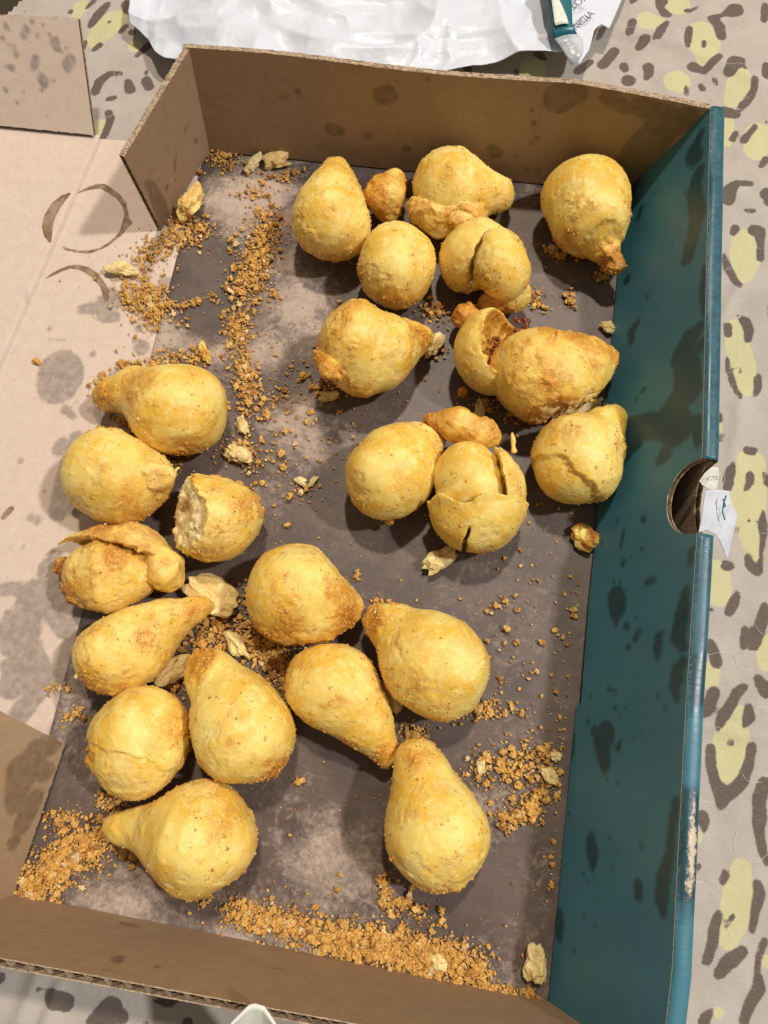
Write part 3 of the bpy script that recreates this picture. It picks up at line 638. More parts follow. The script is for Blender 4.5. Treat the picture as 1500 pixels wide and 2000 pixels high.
# folded strip along the top, interrupted by the slot
tear_nodes = [(P(x, y, H), .0011 * k) for x, y, k in ((1355,1540,.5),(1352,1590,.8),(1350,1640,1.6),(1347,1690,1.2),(1344,1730,1.5),(1340,1760,.7))]
for a, b in ((0, uh0), (uh1, 1)):
    prof = [(-.0004, -.0012), (.0002, 0.0), (.0012, .0007), (.0035, .0008), (.006, .0006), (.0078, .0002), (.0088, -.0008), (.0092, -.0030)]
    uu = np.linspace(a, b, 120); yy = Y0 + (Y1 - Y0) * uu; xt = np.interp(yy, ty_, tx_)
    q1n = np.stack([yy, yy * 0, yy * 0], 1)
    g = []
    for dx, dz in prof: g.append(np.stack([xt + dx * .78, yy, H + dz + .0004 * noise(q1n + dx, .02, 61) * (dx > .001)], 1))
    g = np.stack(g, 1); V = g.reshape(-1, 3)
    i, j = np.meshgrid(np.arange(len(uu) - 1), np.arange(len(prof) - 1), indexing='ij'); nb_ = len(prof)
    Q = np.stack([i * nb_ + j, (i + 1) * nb_ + j, (i + 1) * nb_ + j + 1, i * nb_ + j + 1], -1).reshape(-1, 4)[:, ::-1]
    at = no_marks(V)
    line = [(np.array((np.interp(y, ty_, tx_) + .0004, y, H + .0004)), .00022) for y in np.linspace(Y0, Y1, 60)]
    at['scuff'] = np.minimum(.05, chain_dist(V, line)); at['tear'] = np.minimum(.05, chain_dist(V, tear_nodes))
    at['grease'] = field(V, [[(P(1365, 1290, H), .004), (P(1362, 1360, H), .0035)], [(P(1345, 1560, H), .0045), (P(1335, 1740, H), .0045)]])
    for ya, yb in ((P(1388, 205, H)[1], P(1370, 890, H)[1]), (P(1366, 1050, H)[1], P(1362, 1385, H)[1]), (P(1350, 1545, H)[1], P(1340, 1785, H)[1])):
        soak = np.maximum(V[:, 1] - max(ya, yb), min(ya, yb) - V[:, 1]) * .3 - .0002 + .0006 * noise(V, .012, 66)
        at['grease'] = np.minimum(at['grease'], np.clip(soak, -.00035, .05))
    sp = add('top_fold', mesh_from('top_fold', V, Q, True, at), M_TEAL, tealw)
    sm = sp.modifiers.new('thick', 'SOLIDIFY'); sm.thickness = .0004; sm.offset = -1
# ------------------------------------------------------------------ croquettes
VOX = 0.00063
def ball(px, py, rpx, z=None, R=None):
    zz = 0.02
    for _ in range(4):
        p = P(px, py, zz); r = metres(rpx, p)
        zz = (0.62 * (R if R else r) + 0.34 * r) if z is None else z
    return P(px, py, zz), metres(rpx, P(px, py, zz))
def solid(name, masses, mat, label=None, cat=None, group=None, parent=None, toast=.25, rough=1.0, cuts=(), peels=(), cracks=(), tips=(), lift=0.0, vox=VOX, seed=0, base=None, kind=None, flake=1.0):
    """masses: list of dict(n=[(px, py, r[, z])...], k=blend, rough, inner). Everything is evaluated as one solid and meshed."""
    allb, ms = [], []
    R0 = None
    for m in masses:
        R = m.get('R')
        if R is None: R = max(ball(*nd[:3])[1] for nd in m['n'])
        ch = [ball(nd[0], nd[1], nd[2], (nd[3] if len(nd) > 3 else None), R) for nd in m['n']]
        ch = [(p + np.array((0, 0, lift)), r * .975) for p, r in ch]
        ms.append((m, ch)); allb += ch
        if R0 is None: R0 = R
    lo = np.min([p - r for p, r in allb], axis=0) - .004; hi = np.max([p + r for p, r in allb], axis=0) + .004
    lo[2] = max(lo[2], -.0012)
    dims = np.ceil((hi - lo) / vox).astype(int) + 1
    ax = [lo[i] + np.arange(dims[i]) * vox for i in range(3)]
    pts = np.stack(np.meshgrid(*ax, indexing='ij'), -1).reshape(-1, 3)
    def shape(p, fine=True):
        d = None; inner = np.zeros(len(p)); tst = np.full(len(p), toast, float)
        cav = np.zeros(len(p)); lump = noise(p, .021, seed + 1); mid = noise(p, .0062, seed + 2)
        for m, ch in ms:
            s = chain_dist(p, ch, m.get('k', .0065))
            rg = m.get('rough', 1.0) * rough
            s = s + lump * .0019 * rg + mid * .00022 * rg
            if 'hollow' in m: s = np.abs(s) - m['hollow']
            for mn in m.get('minus', ()):
                c0, r0 = ball(mn[0], mn[1], mn[2], mn[3]); hole = r0 - np.linalg.norm(p - c0, axis=1) + noise(p, .006, seed + 72) * .0006
                cav = np.maximum(cav, sstep(hole - s, -.0006, .0008)); s = -smin(-s, -hole, .0024)
            for cl in m.get('clip', ()):
                c0, _ = ball(cl[0], cl[1], 1, cl[2]); dv = np.array(cl[3], float); dv /= np.linalg.norm(dv)
                s = np.maximum(s, (p - c0) @ dv + noise(p, .011, seed + 70) * .0030 + noise(p, .004, seed + 71) * .0013)
            if rg > 1.4: s = s + (noise(p, .0038, seed + 7) * .0007 + np.abs(noise(p, .009, seed + 8)) * .0014) * (rg - 1)
            if d is None: d = s; inner[:] = m.get('inner', 0); tst[:] = m.get('toast', toast)
            else:
                w = sstep(d - s, -.0004, .0004)
                inner = inner * (1 - w) + m.get('inner', 0) * w; tst = tst * (1 - w) + m.get('toast', toast) * w
                d = smin(d, s, m.get('j', .0012))
        fk = noise(p, .017, seed + 60) * .65 + noise(p, .0055, seed + 61) * .35 + noise(p, .0021, seed + 62) * .10
        fk = flake * sstep(fk, .34, .39)                         # places where the thin outer crust has flaked away
        d = d + fk * .00040; inner = np.maximum(inner, fk * .35)
        whole = d.copy()
        for c in peels:                                  # a layer of crust lifted off on one side of a ragged line
            c0, _ = ball(c[0], c[1], 1, c[2]); dv = np.array(c[3], float); dv /= np.linalg.norm(dv)
            s = (p - c0) @ dv + noise(p, .009, seed + 20) * .003 + noise(p, .003, seed + 21) * .0010
            d = d + c[4] * sstep(s, -.0003, .0005); 
        for c in cuts:                                   # broken end, exposes the dough
            c0, _ = ball(c[0], c[1], 1, c[2]); dv = np.array(c[3], float); dv /= np.linalg.norm(dv)
            s = (p - c0) @ dv + noise(p, .010, seed + 30) * .0028 + noise(p, .0042, seed + 31) * .0018 + noise(p, .002, seed + 32) * .0011
            d = np.maximum(d, s)
        for c in cracks:                                 # open fissure along a line seen from above
            pl = [(ball(x, y, 1, R0 * 1.55)[0], w) for x, y, w in c[0]]
            q = p.copy(); q[:, 2] = R0 * 1.55
            wob = q + np.stack([noise(p, .004, seed + 40), noise(p, .004, seed + 41), 0 * lump], 1) * .0009
            s = chain_dist(wob, pl)
            s = np.maximum(s, (R0 * c[1]) - p[:, 2])
            d = np.maximum(d, -s)
        cutm = sstep(d - whole, .0008, .002) if (cuts or cracks) else 0
        inner = np.maximum(inner, cutm); tst = tst + cav * .45
        # crust: patches of clinging crumbs, browner
        pat = noise(p, .012, seed + 3) * .6 + noise(p, .005, seed + 4) * .45
        tst = tst + pat * .42
        for tx, ty, tr, tv in tips:
            tc, tw = ball(tx, ty, tr, R0 * .9)
            tst = tst + 1.25 * tv * np.exp(-np.sum(((p - tc) * (1, 1, .45)) ** 2, 1) / (tw * tw))
        if fine:
            f = noise(p, .0023, seed + 5); g = noise(p, .0014, seed + 6)
            cr = np.clip(tst + .12, 0.04, 1.1)
            d = d - (np.clip(f - .12, 0, 1) * .0011 + g * .00020) * cr * (1 + inner * .6) - g * .00004
            pl_ = noise(p, .0072, seed + 63) * .62 + noise(p, .0027, seed + 64) * .38
            d = d - (sstep(pl_, .16, .24) * .0010 + sstep(pl_, .42, .48) * .0006) * np.clip(tst * 1.4 - .15, 0, 1) * flake   # ragged crust plates
            d = d + inner * (np.abs(noise(p, .0035, seed + 9)) - .3) * .0010
        d = np.maximum(d, .0003 - p[:, 2] + noise(p, .006, seed + 50) * .0002)
        return d, inner, tst
    # coarse field first, detail only near the surface
    rough_d = np.full(len(pts), 1.0)
    for m, ch in ms:
        rough_d = np.minimum(rough_d, chain_dist(pts, ch, m.get('k', .0065)))
    band = np.abs(rough_d) < .0055
    dfull = rough_d.copy()
    if cuts or peels or cracks or any('hollow' in m or 'minus' in m for m in masses): band = rough_d < .0055
    dfull[band], _, _ = shape(pts[band])
    V, Q = surface_nets(dfull.reshape(dims), lo, vox)
    _, inn, tst = shape(V, False)
    b0 = np.array((V[:, 0].mean(), V[:, 1].mean(), max(0.0, V[:, 2].min()))) if base is None else base
    o = add(name, mesh_from(name, V - b0, Q, True, {'inner': inn, 'toast': tst}), mat, parent)
    o.location = tuple(map(float, b0)) if parent is None else tuple(map(float, b0 - np.array(parent.location)))
    tag(o, label, cat, group, kind)
    if parent is None and name == 'croquette':
        COATS.append((o, V, tst, R0))
    return o
COATS = []
GR = 'fried croquettes scattered in the box'
def croq(label, masses, **kw):
    if isinstance(masses[0], tuple): masses = [dict(n=masses)]
    croq.i += 1
    return solid('croquette', masses, M_CROQ, label, 'croquette', GR, seed=croq.i * 100, **kw)
croq.i = 0
# --- right hand group, back to front
croq('plump croquette with a short tip pointing at the back wall, leftmost of the far group', [(650,432,78),(650,408,66),(652,372,42),(655,345,25),(658,324,14)], toast=.12, tips=[(655,330,30,.4),(650,520,60,.25)])
croq('cracked croquette with torn crust and a blunt tip, nearest the middle of the back wall', [dict(n=[(868,365,66),(890,368,66),(935,378,40),(975,378,24),(985,362,12)]), dict(n=[(822,412,34,.014),(850,428,38,.013),(905,428,40,.014)], rough=2.2, inner=.25, toast=.3), dict(n=[(842,452,18,.008)], rough=2, inner=.5)], toast=.05, peels=[(880,402,.03,(0.05,-1,0),.0016)])
croq('smooth oval croquette without a visible tip between the far cracked ones', [(773,508,75),(778,532,74)], toast=-.05, tips=[(705,540,30,.4),(775,600,50,.3)])
croq('folded croquette split by a dark curved crack, in the middle of the far group', [dict(n=[(915,505,66),(935,485,64)]), dict(n=[(978,528,58,.027),(975,500,50,.026)], j=.0004), dict(n=[(955,595,26,.010),(1000,578,36,.012)], toast=.35, j=.0004)], toast=.1, cracks=[([(948,470,.0004),(930,500,.0008),(919,535,.0014),(912,570,.0022)], .9)], tips=[(905,585,40,.5)])
croq('large croquette in the far right corner with its rough tip towards the teal wall', [dict(n=[(1147,390,86),(1155,425,74),(1180,480,36)]), dict(n=[(1188,490,28,.018),(1197,510,20,.016)], rough=2.0, toast=.40, j=.002)], toast=.02, tips=[(1197,510,40,.35),(1215,420,30,.4),(1120,470,25,.5)], peels=[(1150,455,.03,(.35,-1,0),.0014)])
croq('round croquette with a curled lip on its left and a tip pointing right', [dict(n=[(714,682,94),(742,682,76),(800,664,32),(828,660,19)]), dict(n=[(626,688,9,.028),(630,704,12,.031),(640,720,12,.035),(664,738,9,.038)], j=.0002, toast=.35, rough=.6)], toast=.15, tips=[(680,630,60,.55),(650,730,50,.4),(825,660,30,.4)])
croq('well browned flaky croquette beside the teal wall with a broken pointed end', [(1050,732,92),(1085,732,84),(1140,714,54),(1188,702,22)], toast=.22, rough=1.0, tips=[(1140,700,46,.42),(1080,800,46,.42),(1075,690,34,.3)], cuts=[(1158,772,.02,(.55,-1,-.1))])
croq('pale yellow croquette tipped up to the right, near the middle of the box', [dict(n=[(757,930,88),(775,905,82),(825,862,38),(843,850,22)]), dict(n=[(762,1016,10,.010)], toast=.6)], toast=.0, tips=[(845,855,30,.3),(690,1000,40,.3)])
croq('burst croquette with a yellow ball showing inside its torn shell', [dict(n=[(920,942,76,.024),(915,930,70,.025)], toast=-.15, rough=.7), dict(n=[(928,968,92,.021),(930,985,88,.020)], hollow=.0016, clip=[(905,985,.022,(-.15,1,.10))], inner=.1, rough=1.2, j=.0003, toast=.15), dict(n=[(922,948,94,.023)], hollow=.0017, clip=[(985,948,.024,(-1,-.30,-.1))], inner=.25, rough=1.3, j=.0003), dict(n=[(1000,848,13,.029),(1004,880,17,.029)], inner=.3, rough=2.0, j=.002)], toast=.1, cracks=[([(915,1036,.0006),(908,1060,.0014),(912,1090,.0026)], .1)])
croq('croquette leaning on the teal wall with a split line round its belly', [(1125,908,86),(1130,885,82),(1180,828,34),(1197,812,20)], toast=-.02, peels=[(1080,920,.02,(-.42,-1,.0),.0020)], tips=[(1095,860,40,.35),(1200,880,25,.35)])
split = [o for o in COL.objects if o.get('label', '').startswith('folded croquette')][0]
solid('filling', [dict(n=[(915+5*math.sin(k*2.4), 566+9*math.cos(k*1.7), 4.5, .024 + .002*math.sin(k*3.1))], rough=.6, j=.0002) for k in range(9)], M_FILL, parent=split, seed=905, vox=.0005)['label'] = 'dark meat filling showing in the crack'
# --- left hand group
croq('croquette with a browned tip pointing left, farthest of the left group', [(362,803,86),(335,795,82),(268,766,45),(222,771,27),(207,778,18)], toast=.08, tips=[(215,775,36,.5),(300,770,50,.3),(385,770,25,.4),(360,890,50,.3)])
croq('croquette with a torn flap on its right and a small nub on its left', [dict(n=[(213,932,90),(238,935,86),(295,935,46)]), dict(n=[(306,915,20,.030),(322,938,22,.028),(334,924,16,.030),(318,958,16,.024)], inner=.35, rough=2.6, toast=.28, j=.0006), dict(n=[(138,960,20,.014)], rough=1.5)], toast=.05, tips=[(215,850,50,.35),(270,990,50,.3)])
croq('broken croquette showing crumbly white dough at its bitten end', [dict(n=[(418,1015,90),(402,1008,88)]), dict(n=[(372,948,26,.030),(362,940,18,.030)], inner=.5, rough=2, j=.0006)], toast=.22, cuts=[(380,1026,.034,(-1.0,-.30,.75))], tips=[(480,1000,40,.4)])
croq('crushed croquette split into lobes at the left edge of the pile', [dict(n=[(182,1122,60),(215,1120,68),(250,1118,60)]), dict(n=[(185,1112,76,.014),(262,1110,76,.014)], hollow=.0020, clip=[(210,1072,.016,(-.08,-1,.10))], rough=1.3, inner=.3, j=.0005, toast=.3), dict(n=[(308,1090,30,.018),(326,1108,30,.017),(334,1128,24,.013)], rough=2.0, j=.0005, toast=.25), dict(n=[(128,1110,24,.008)], toast=.9, rough=1.6)], toast=.2, tips=[(220,1075,60,.35),(150,1165,40,.5)])
croq('long croquette with a slender tip rising to the right, beside the lid crease', [(226,1275,80),(255,1260,74),(325,1215,46),(382,1190,24),(396,1184,14)], toast=.08, tips=[(390,1185,36,.35),(200,1340,60,.35),(310,1250,40,.3)])
croq('rounded croquette with a blunt browned snout, in the centre of the box', [(572,1163,94),(592,1165,92),(648,1182,56),(684,1186,26)], toast=.14, tips=[(660,1175,40,.4),(560,1240,70,.3),(680,1220,40,.3)])
croq('round yellow croquette with its tip curling to the upper left', [(862,1302,98),(838,1288,92),(770,1228,40),(737,1212,24)], toast=-.05, rough=.85, tips=[(735,1212,40,.6),(790,1330,40,.35),(860,1390,50,.3)])
croq('croquette with a pinched tail pointing to the lower right, near the centre front', [(645,1332,82),(662,1352,80),(715,1418,50),(744,1462,22),(752,1480,12)], toast=.06, tips=[(700,1390,40,.3),(750,1465,30,.4),(600,1300,40,.2)])
croq('pear-shaped croquette with a ridged browned neck pointing to the back', [(478,1432,100),(462,1402,90),(412,1322,46),(396,1294,28)], toast=.08, tips=[(395,1292,36,.6),(430,1460,40,.4),(540,1500,36,.6)], peels=[(392,1360,.02,(-1,.1,0),.0014)])
croq('rough round croquette with flaky crust, at the left end of the front row', [(272,1440,98),(268,1465,99)], toast=.12, rough=1.35, tips=[(180,1470,40,.5),(330,1430,40,.4)], peels=[(270,1480,.03,(-.2,-1,.1),.0010)])
croq('big croquette with a thin stalk pointing left, nearest the front wall', [dict(n=[(394,1636,106),(372,1632,100),(292,1618,40),(238,1616,26),(220,1612,19)]), dict(n=[(402,1738,14,.012)], toast=.5)], toast=.06, tips=[(380,1615,26,.5),(470,1590,40,.3),(225,1612,30,.25)])
croq('pear-shaped croquette standing alone at the front right, neck pointing back', [(857,1632,102),(850,1605,92),(826,1515,52),(813,1482,34)], toast=.0, tips=[(815,1475,40,.45),(870,1625,24,.45),(860,1730,60,.35),(880,1570,20,.3)])
# --- broken shells
shell = lambda label, masses, **kw: (setattr(croq, 'i', croq.i + 1), solid('croquette_shell', masses, M_CROQ, label, 'croquette piece', 'broken croquette pieces', seed=croq.i * 100, **kw))[1]
cup = shell('hollow curved croquette shell with dark meat filling inside', [dict(n=[(972,684,84,.020),(962,694,80,.020)], minus=[(1020,672,91,.028)], toast=.0, rough=.6), dict(n=[(903,765,16,.008)], toast=.7), dict(n=[(910,618,24,.012)], toast=.6)], toast=.02)
fl = solid('filling', [dict(n=[(cx+12*math.sin(k*2.4), cy+13*math.cos(k*1.7), 5.5, cz + .0025*math.sin(k*3.1))], rough=.6, j=.0002) for cx, cy, cz in ((1020,636,.022),(952,694,.019),(960,672,.017)) for k in range(10)], M_FILL, parent=cup, seed=900, vox=.0005)
fl['label'] = 'dark reddish minced meat filling'
shell('brown wedge of crust lying between two croquettes near the centre', [dict(n=[(850,822,14,.024),(892,826,27,.024),(945,848,22,.023),(968,860,10,.022)])], toast=.5, rough=.6)
shell('orange-brown chunk of crust squeezed between the two farthest croquettes', [dict(n=[(770,352,22,.016),(752,382,36,.016),(757,412,24,.010)])], toast=.5, rough=.8)
# --- smaller bits of dough
def bit(label, nodes, inner=.85, toast=.0, rough=1.9):
    nodes = [(q_[0], q_[1], q_[2] * .86, *q_[3:]) for q_ in nodes]
    croq.i += 1
    return solid('dough_bit', [dict(n=nodes)], M_CROQ, label, 'dough bit', 'bits of dough on the box floor', seed=croq.i * 100, inner_=0, toast=toast, rough=rough, vox=.0005) if False else \
        solid('dough_bit', [dict(n=nodes, inner=inner * .8, rough=rough * min(1.0, max(q_[2] for q_ in nodes) / 17.0))], M_CROQ, label, 'dough bit', 'bits of dough on the box floor', seed=croq.i * 100, toast=toast, rough=1.0, vox=.00045, flake=0.0)
BITS = [
 ('pale dough bit with a thin upright stick, in the far left corner', [(496,278,7,.014),(494,296,8,.010),(480,318,16,.005),(486,326,12,.004)], .9, 0),
 ('rounded yellowish dough bit close to the back wall', [(520,308,16,.007),(538,318,20,.007),(552,305,12,.006)], .6, .2),
 ('lumpy dough bit against the foot of the corner flap', [(365,408,24,.007),(388,412,20,.007),(372,388,18,.007)], .5, .25),
 ('small pale dough bit on the flattened left wall', [(222,524,13,.004),(238,520,15,.005),(246,528,10,.003)], .8, 0),
 ('pointed golden flake standing above the left croquettes', [(390,664,7,.010),(388,684,16,.006),(402,698,10,.005)], .2, .3),
 ('pale crumbly dough bit below the burst croquette', [(845,1104,18,.005),(866,1090,18,.006)], .8, .1),
 ('pale cube of dough in the front right corner', [(1046,1880,22,.008),(1052,1905,24,.008)], .8, .1),
 ('pale dough bit in the brown crumbs at the centre', [(455,1252,18,.006),(468,1268,18,.006)], .7, .1),
 ('pale dough bit between the pinched and the round yellow croquettes', [(752,1345,20,.006),(768,1372,22,.006)], .8, 0),
 ('flat pale dough bit right of the farthest left croquette', [(455,880,12,.004),(474,890,16,.005)], .8, .2),
 ('tiny pale dough bit above the flat one', [(472,822,8,.003),(474,836,10,.003)], .8, .1),
 ('ragged pale dough bit at the far foot of the teal wall', [(1180,632,8,.003),(1196,622,12,.004),(1198,640,10,.004)], .9, 0),
 ('crumbly dough bit at the tip of the lipped croquette', [(840,682,14,.004),(856,664,14,.005)], .8, .1),
 ('thin dough bit left of the lipped croquette', [(632,772,9,.003),(650,770,9,.003)], .6, .2),
 ('dough bit under the tip of the long left croquette', [(318,1318,22,.008),(345,1325,22,.008),(350,1300,16,.008)], .7, .2),
 ('pale dough bits between the browned croquette and the teal wall', [(1130,800,18,.014),(1155,788,20,.016),(1165,775,12,.014)], .9, 0),
 ('pale splinter of dough in front of the browned croquette', [(938,780,8,.006),(942,798,10,.006),(938,812,10,.005)], .9, 0),
 ('white speck of dough alone on the middle of the floor', [(582,937,7,.0022),(591,941,7,.0022)], 1, -.2),
 ('yellow sliver of dough beside the white speck', [(606,946,5,.002),(616,932,6,.0022)], .7, 0),
 ('white flat speck of dough in the right hand crumbs', [(940,1488,7,.002),(939,1503,8,.002)], 1, -.2),
 ('pale dough bit in the crumbs by the teal wall', [(1088,1478,10,.004)], .8, .1),
 ('larger pale dough bit in the crumbs by the teal wall', [(1072,1512,9,.004),(1082,1524,11,.004)], .8, .1),
 ('dough bit wedged between the two upper left croquettes', [(272,850,16,.012),(290,862,14,.010)], .7, .3),
 ('dough bit at the front edge of the bottom crumb drift', [(850,1878,13,.005),(862,1884,10,.004)], .7, .2),
 ('small golden bit on the flattened wall near the round stain', [(68,703,6,.002),(72,704,5,.002)], .0, .6),
]
import bmesh
def ico(n):
    b = bmesh.new(); bmesh.ops.create_icosphere(b, subdivisions=n, radius=1.0)
    v = np.array([q.co[:] for q in b.verts]); f = np.array([[q.index for q in g.verts] for g in b.faces]); b.free(); return v, f
ICO1_V, ICO1_F = ico(1); ICO2_V, ICO2_F = ico(2); ICO3_V, ICO3_F = ico(3)
def chip(label, nodes, inn, ts, k, name='dough_bit', cat='dough bit', group='bits of dough on the box floor', z0=0.0):
    """small jagged flake of dough"""
    a, r = ball(*nodes[0]); b, r2 = ball(*nodes[-1]); c = (a + b) / 2; c[2] = z0
    L = np.linalg.norm((b - a)[:2]) / 2 + r; an = math.atan2(b[1] - a[1], b[0] - a[0])
    v = ICO3_V.copy(); q = v * .004 + k * .1
    v = v * (1 + 0.45 * noise(q, .0035, k) + .34 * noise(q, .0017, k + 1) + .20 * noise(q, .0008, k + 2))[:, None]
    v = v * np.array((L, max(r, r2) * .95, max(r, r2) * .68)); ca, sa = math.cos(an), math.sin(an)
    v = np.stack([v[:, 0] * ca - v[:, 1] * sa, v[:, 0] * sa + v[:, 1] * ca, v[:, 2]], 1); v[:, 2] -= v[:, 2].min()
    o = add(name, mesh_from(name, v, ICO3_F, False, {'inner': np.full(len(v), inn), 'toast': np.full(len(v), ts) + .5 * noise(v, .003, k)}), M_CROQ, None, c)
    return tag(o, label, cat, group)
for k_, (lb, nd, inn, ts) in enumerate(BITS):
    chip(lb, nd, inn * .85, ts + .1, 300 + k_)
chip('pale torn strip of dough in the gap beside the round central croquette', [(388,1146,30,.010),(440,1180,26,.010)], .55, .1, 371, 'croquette_shell', 'croquette piece', 'broken croquette pieces')
chip('brown triangular crust piece against the foot of the teal wall', [(1132,1040,14,.006),(1156,1056,20,.006)], .0, .5, 377, 'croquette_shell', 'croquette piece', 'broken croquette pieces')

# ------------------------------------------------------------------ breadcrumbs: too many to count
rc = np.random.default_rng(11)
CL = [([(420,305),(455,318)],20,120),([(470,372),(535,382)],16,45),([(545,345),(600,335)],10,26),([(505,340),(560,352)],10,16),
 ([(265,515),(310,480),(350,458),(405,446)],20,330),([(360,395),(345,430)],16,60),([(525,432),(515,480),(490,540),(472,580)],26,620),([(250,570),(300,590),(302,630)],28,420),
 ([(330,600),(392,588)],6,40),([(412,570),(418,588)],7,16),([(472,622),(464,668)],19,220),([(472,690),(476,730),(490,768),(478,798)],17,230),([(500,770),(600,760)],34,60),([(545,585),(530,575)],7,14),
 ([(235,722),(330,700),(405,698)],14,210),([(205,735),(200,775)],14,60),([(225,820),(260,830)],14,60),([(445,872),(500,900)],20,130),([(280,868),(330,905)],26,120),([(440,1190),(420,1250),(370,1270)],34,330),
 ([(480,1235),(540,1290),(565,1330)],32,480),([(330,1310),(350,1340)],22,70),([(935,1500),(1000,1500),(1050,1490),(1092,1462)],30,260),([(975,1605),(1040,1578),(1065,1540)],22,170),
 ([(1132,1120),(1128,1300),(1112,1420),(1098,1520),(1082,1760)],8,130),([(455,1775),(520,1795),(640,1828),(760,1842),(880,1862),(945,1900)],26,1500),([(640,1850),(760,1868),(880,1890)],16,350),([(780,1880),(860,1902),(980,1935),(1060,1955)],12,260),
 ([(750,1708),(755,1768),(790,1762),(835,1790)],13,140),([(45,1752),(105,1695),(165,1650),(208,1632)],32,950),([(105,1590),(140,1600)],18,70),([(230,1660),(270,1665)],10,36),([(370,1750),(410,1757)],9,36),
 ([(735,1170),(750,1185)],10,36),([(925,1385),(965,1385)],16,70),([(780,1425),(830,1440)],16,60),([(1040,580),(1060,605)],12,40),([(1110,570),(1118,598)],8,30),([(1075,490),(1105,500)],10,45),([(1165,540),(1185,545)],7,18),
 ([(985,790),(1010,815)],16,60),([(930,790),(960,800)],14,40),([(840,600),(860,615)],16,60),([(780,665),(870,690)],14,30),([(620,745),(660,760)],14,40),([(120,1400),(160,1390)],10,24),([(200,1560),(240,1580)],14,60),([(130,1340),(95,1350)],8,16),
 ([(340,1400),(360,1420)],12,26),([(700,1120),(690,1135)],6,14),([(870,985),(905,1070)],14,24),([(580,940),(575,970)],12,16),([(1000,1170),(960,1200)],14,18),([(580,1520),(595,1525)],6,12)]
CP, CS, CZ = [], [], []
for pl, w, n in CL:
    pl = np.array(pl, float); sl = np.linalg.norm(np.diff(pl, axis=0), axis=1); tot = sl.sum()
    for _ in range(int(n * 2.4)):
        s = rc.uniform(0, tot); k = 0
        while k < len(sl) - 1 and s > sl[k]: s -= sl[k]; k += 1
        c = pl[k] + (pl[k + 1] - pl[k]) * min(1, s / sl[k])
        off = rc.normal(0, .62, 2) * w * (1.9 if rc.random() < .22 else 1.0); g = math.exp(-(off @ off) / (w * w) * 1.2)
        x, y = c + off
        dens = n / max(tot * w * 2, 1)
        CP.append((x, y)); sz = rc.lognormal(-.15, .58) * .00047; CS.append(min(sz, .0015)); CZ.append(rc.uniform(0, 1) * g * min(1, dens * 30) * .0010)
for _ in range(420): CP.append((rc.uniform(300, 1160), rc.uniform(340, 1900))); CS.append(rc.lognormal(-.35, .4) * .0006); CZ.append(0)
for _ in range(240): CP.append((rc.normal(560, 90), rc.normal(850, 110))); CS.append(rc.lognormal(-.1, .4) * .0007); CZ.append(0)
for _ in range(160): CP.append((rc.normal(1040, 60), rc.normal(1330, 130))); CS.append(rc.lognormal(-.1, .4) * .0007); CZ.append(0)
for _ in range(12): CP.append((rc.uniform(100, 300), rc.uniform(420, 800))); CS.append(rc.lognormal(-.2, .4) * .0006); CZ.append(0)
VV, FF, CC = [], [], []; off = 0
for (x, y), s, z in zip(CP, CS, CZ):
    p = P(x, y, z)
    if p[0] > .2355 or p[1] > .4005 or p[1] < .0018 or (p[0] < .001 and p[1] < .07): continue
    bv, bf = (ICO2_V, ICO2_F) if s > .0009 else (ICO1_V, ICO1_F)
    rot = np.linalg.qr(rc.normal(size=(3, 3)))[0]
    v = bv * (1 + rc.normal(0, .30, (len(bv), 1))).clip(.35, 1.8) * rc.uniform(.6, 1.35, 3)
    v = (v @ rot) * s; v[:, 2] *= .8; v = v + p + np.array((0, 0, max(0, -v[:, 2].min()) * .85))
    VV.append(v); FF.append(bf + off); off += len(v)
    r = rc.random()
    c = np.array((.62, .325, .060)) if r < .56 else (np.array((.72, .43, .11)) if r < .80 else (np.array((.33, .12, .018)) if r < .93 else np.array((.74, .60, .33))))
    CC.append(np.tile(c * rc.uniform(.8, 1.15), (len(v), 1)))
def crumb_mesh(name, pts, sizes, pale=.1):
    vv, ff, cc, of = [], [], [], 0
    for p, s_ in zip(pts, sizes):
        rot = np.linalg.qr(rc.normal(size=(3, 3)))[0]
        v = ICO1_V * (1 + rc.normal(0, .28, (len(ICO1_V), 1))).clip(.4, 1.7) * rc.uniform(.6, 1.3, 3)
        v = (v @ rot) * s_ + p
        vv.append(v); ff.append(ICO1_F + of); of += len(v)
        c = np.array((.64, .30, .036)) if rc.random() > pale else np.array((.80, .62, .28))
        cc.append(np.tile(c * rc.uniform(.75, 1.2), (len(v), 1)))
    return mesh_from(name, np.concatenate(vv), np.concatenate(ff), False, None, None, np.concatenate(cc))
for o, V, tst, R0 in COATS:                             # crumbs on the crust, denser on flanks so their orange paints in rim shade
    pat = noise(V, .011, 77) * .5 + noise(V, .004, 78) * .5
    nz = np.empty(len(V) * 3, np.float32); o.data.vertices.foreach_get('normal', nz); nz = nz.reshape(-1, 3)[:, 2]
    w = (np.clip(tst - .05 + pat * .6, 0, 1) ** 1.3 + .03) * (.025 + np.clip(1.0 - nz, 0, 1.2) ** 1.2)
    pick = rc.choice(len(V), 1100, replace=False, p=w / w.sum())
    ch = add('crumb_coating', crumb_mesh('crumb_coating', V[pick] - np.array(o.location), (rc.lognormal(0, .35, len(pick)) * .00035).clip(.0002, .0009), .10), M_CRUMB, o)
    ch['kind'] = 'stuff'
cr = add('breadcrumbs', mesh_from('breadcrumbs', np.concatenate(VV), np.concatenate(FF), False, None, None, np.concatenate(CC)), M_CRUMB)
tag(cr, 'loose golden-brown breadcrumbs in drifts over the greasy box floor', 'crumbs', kind='stuff')
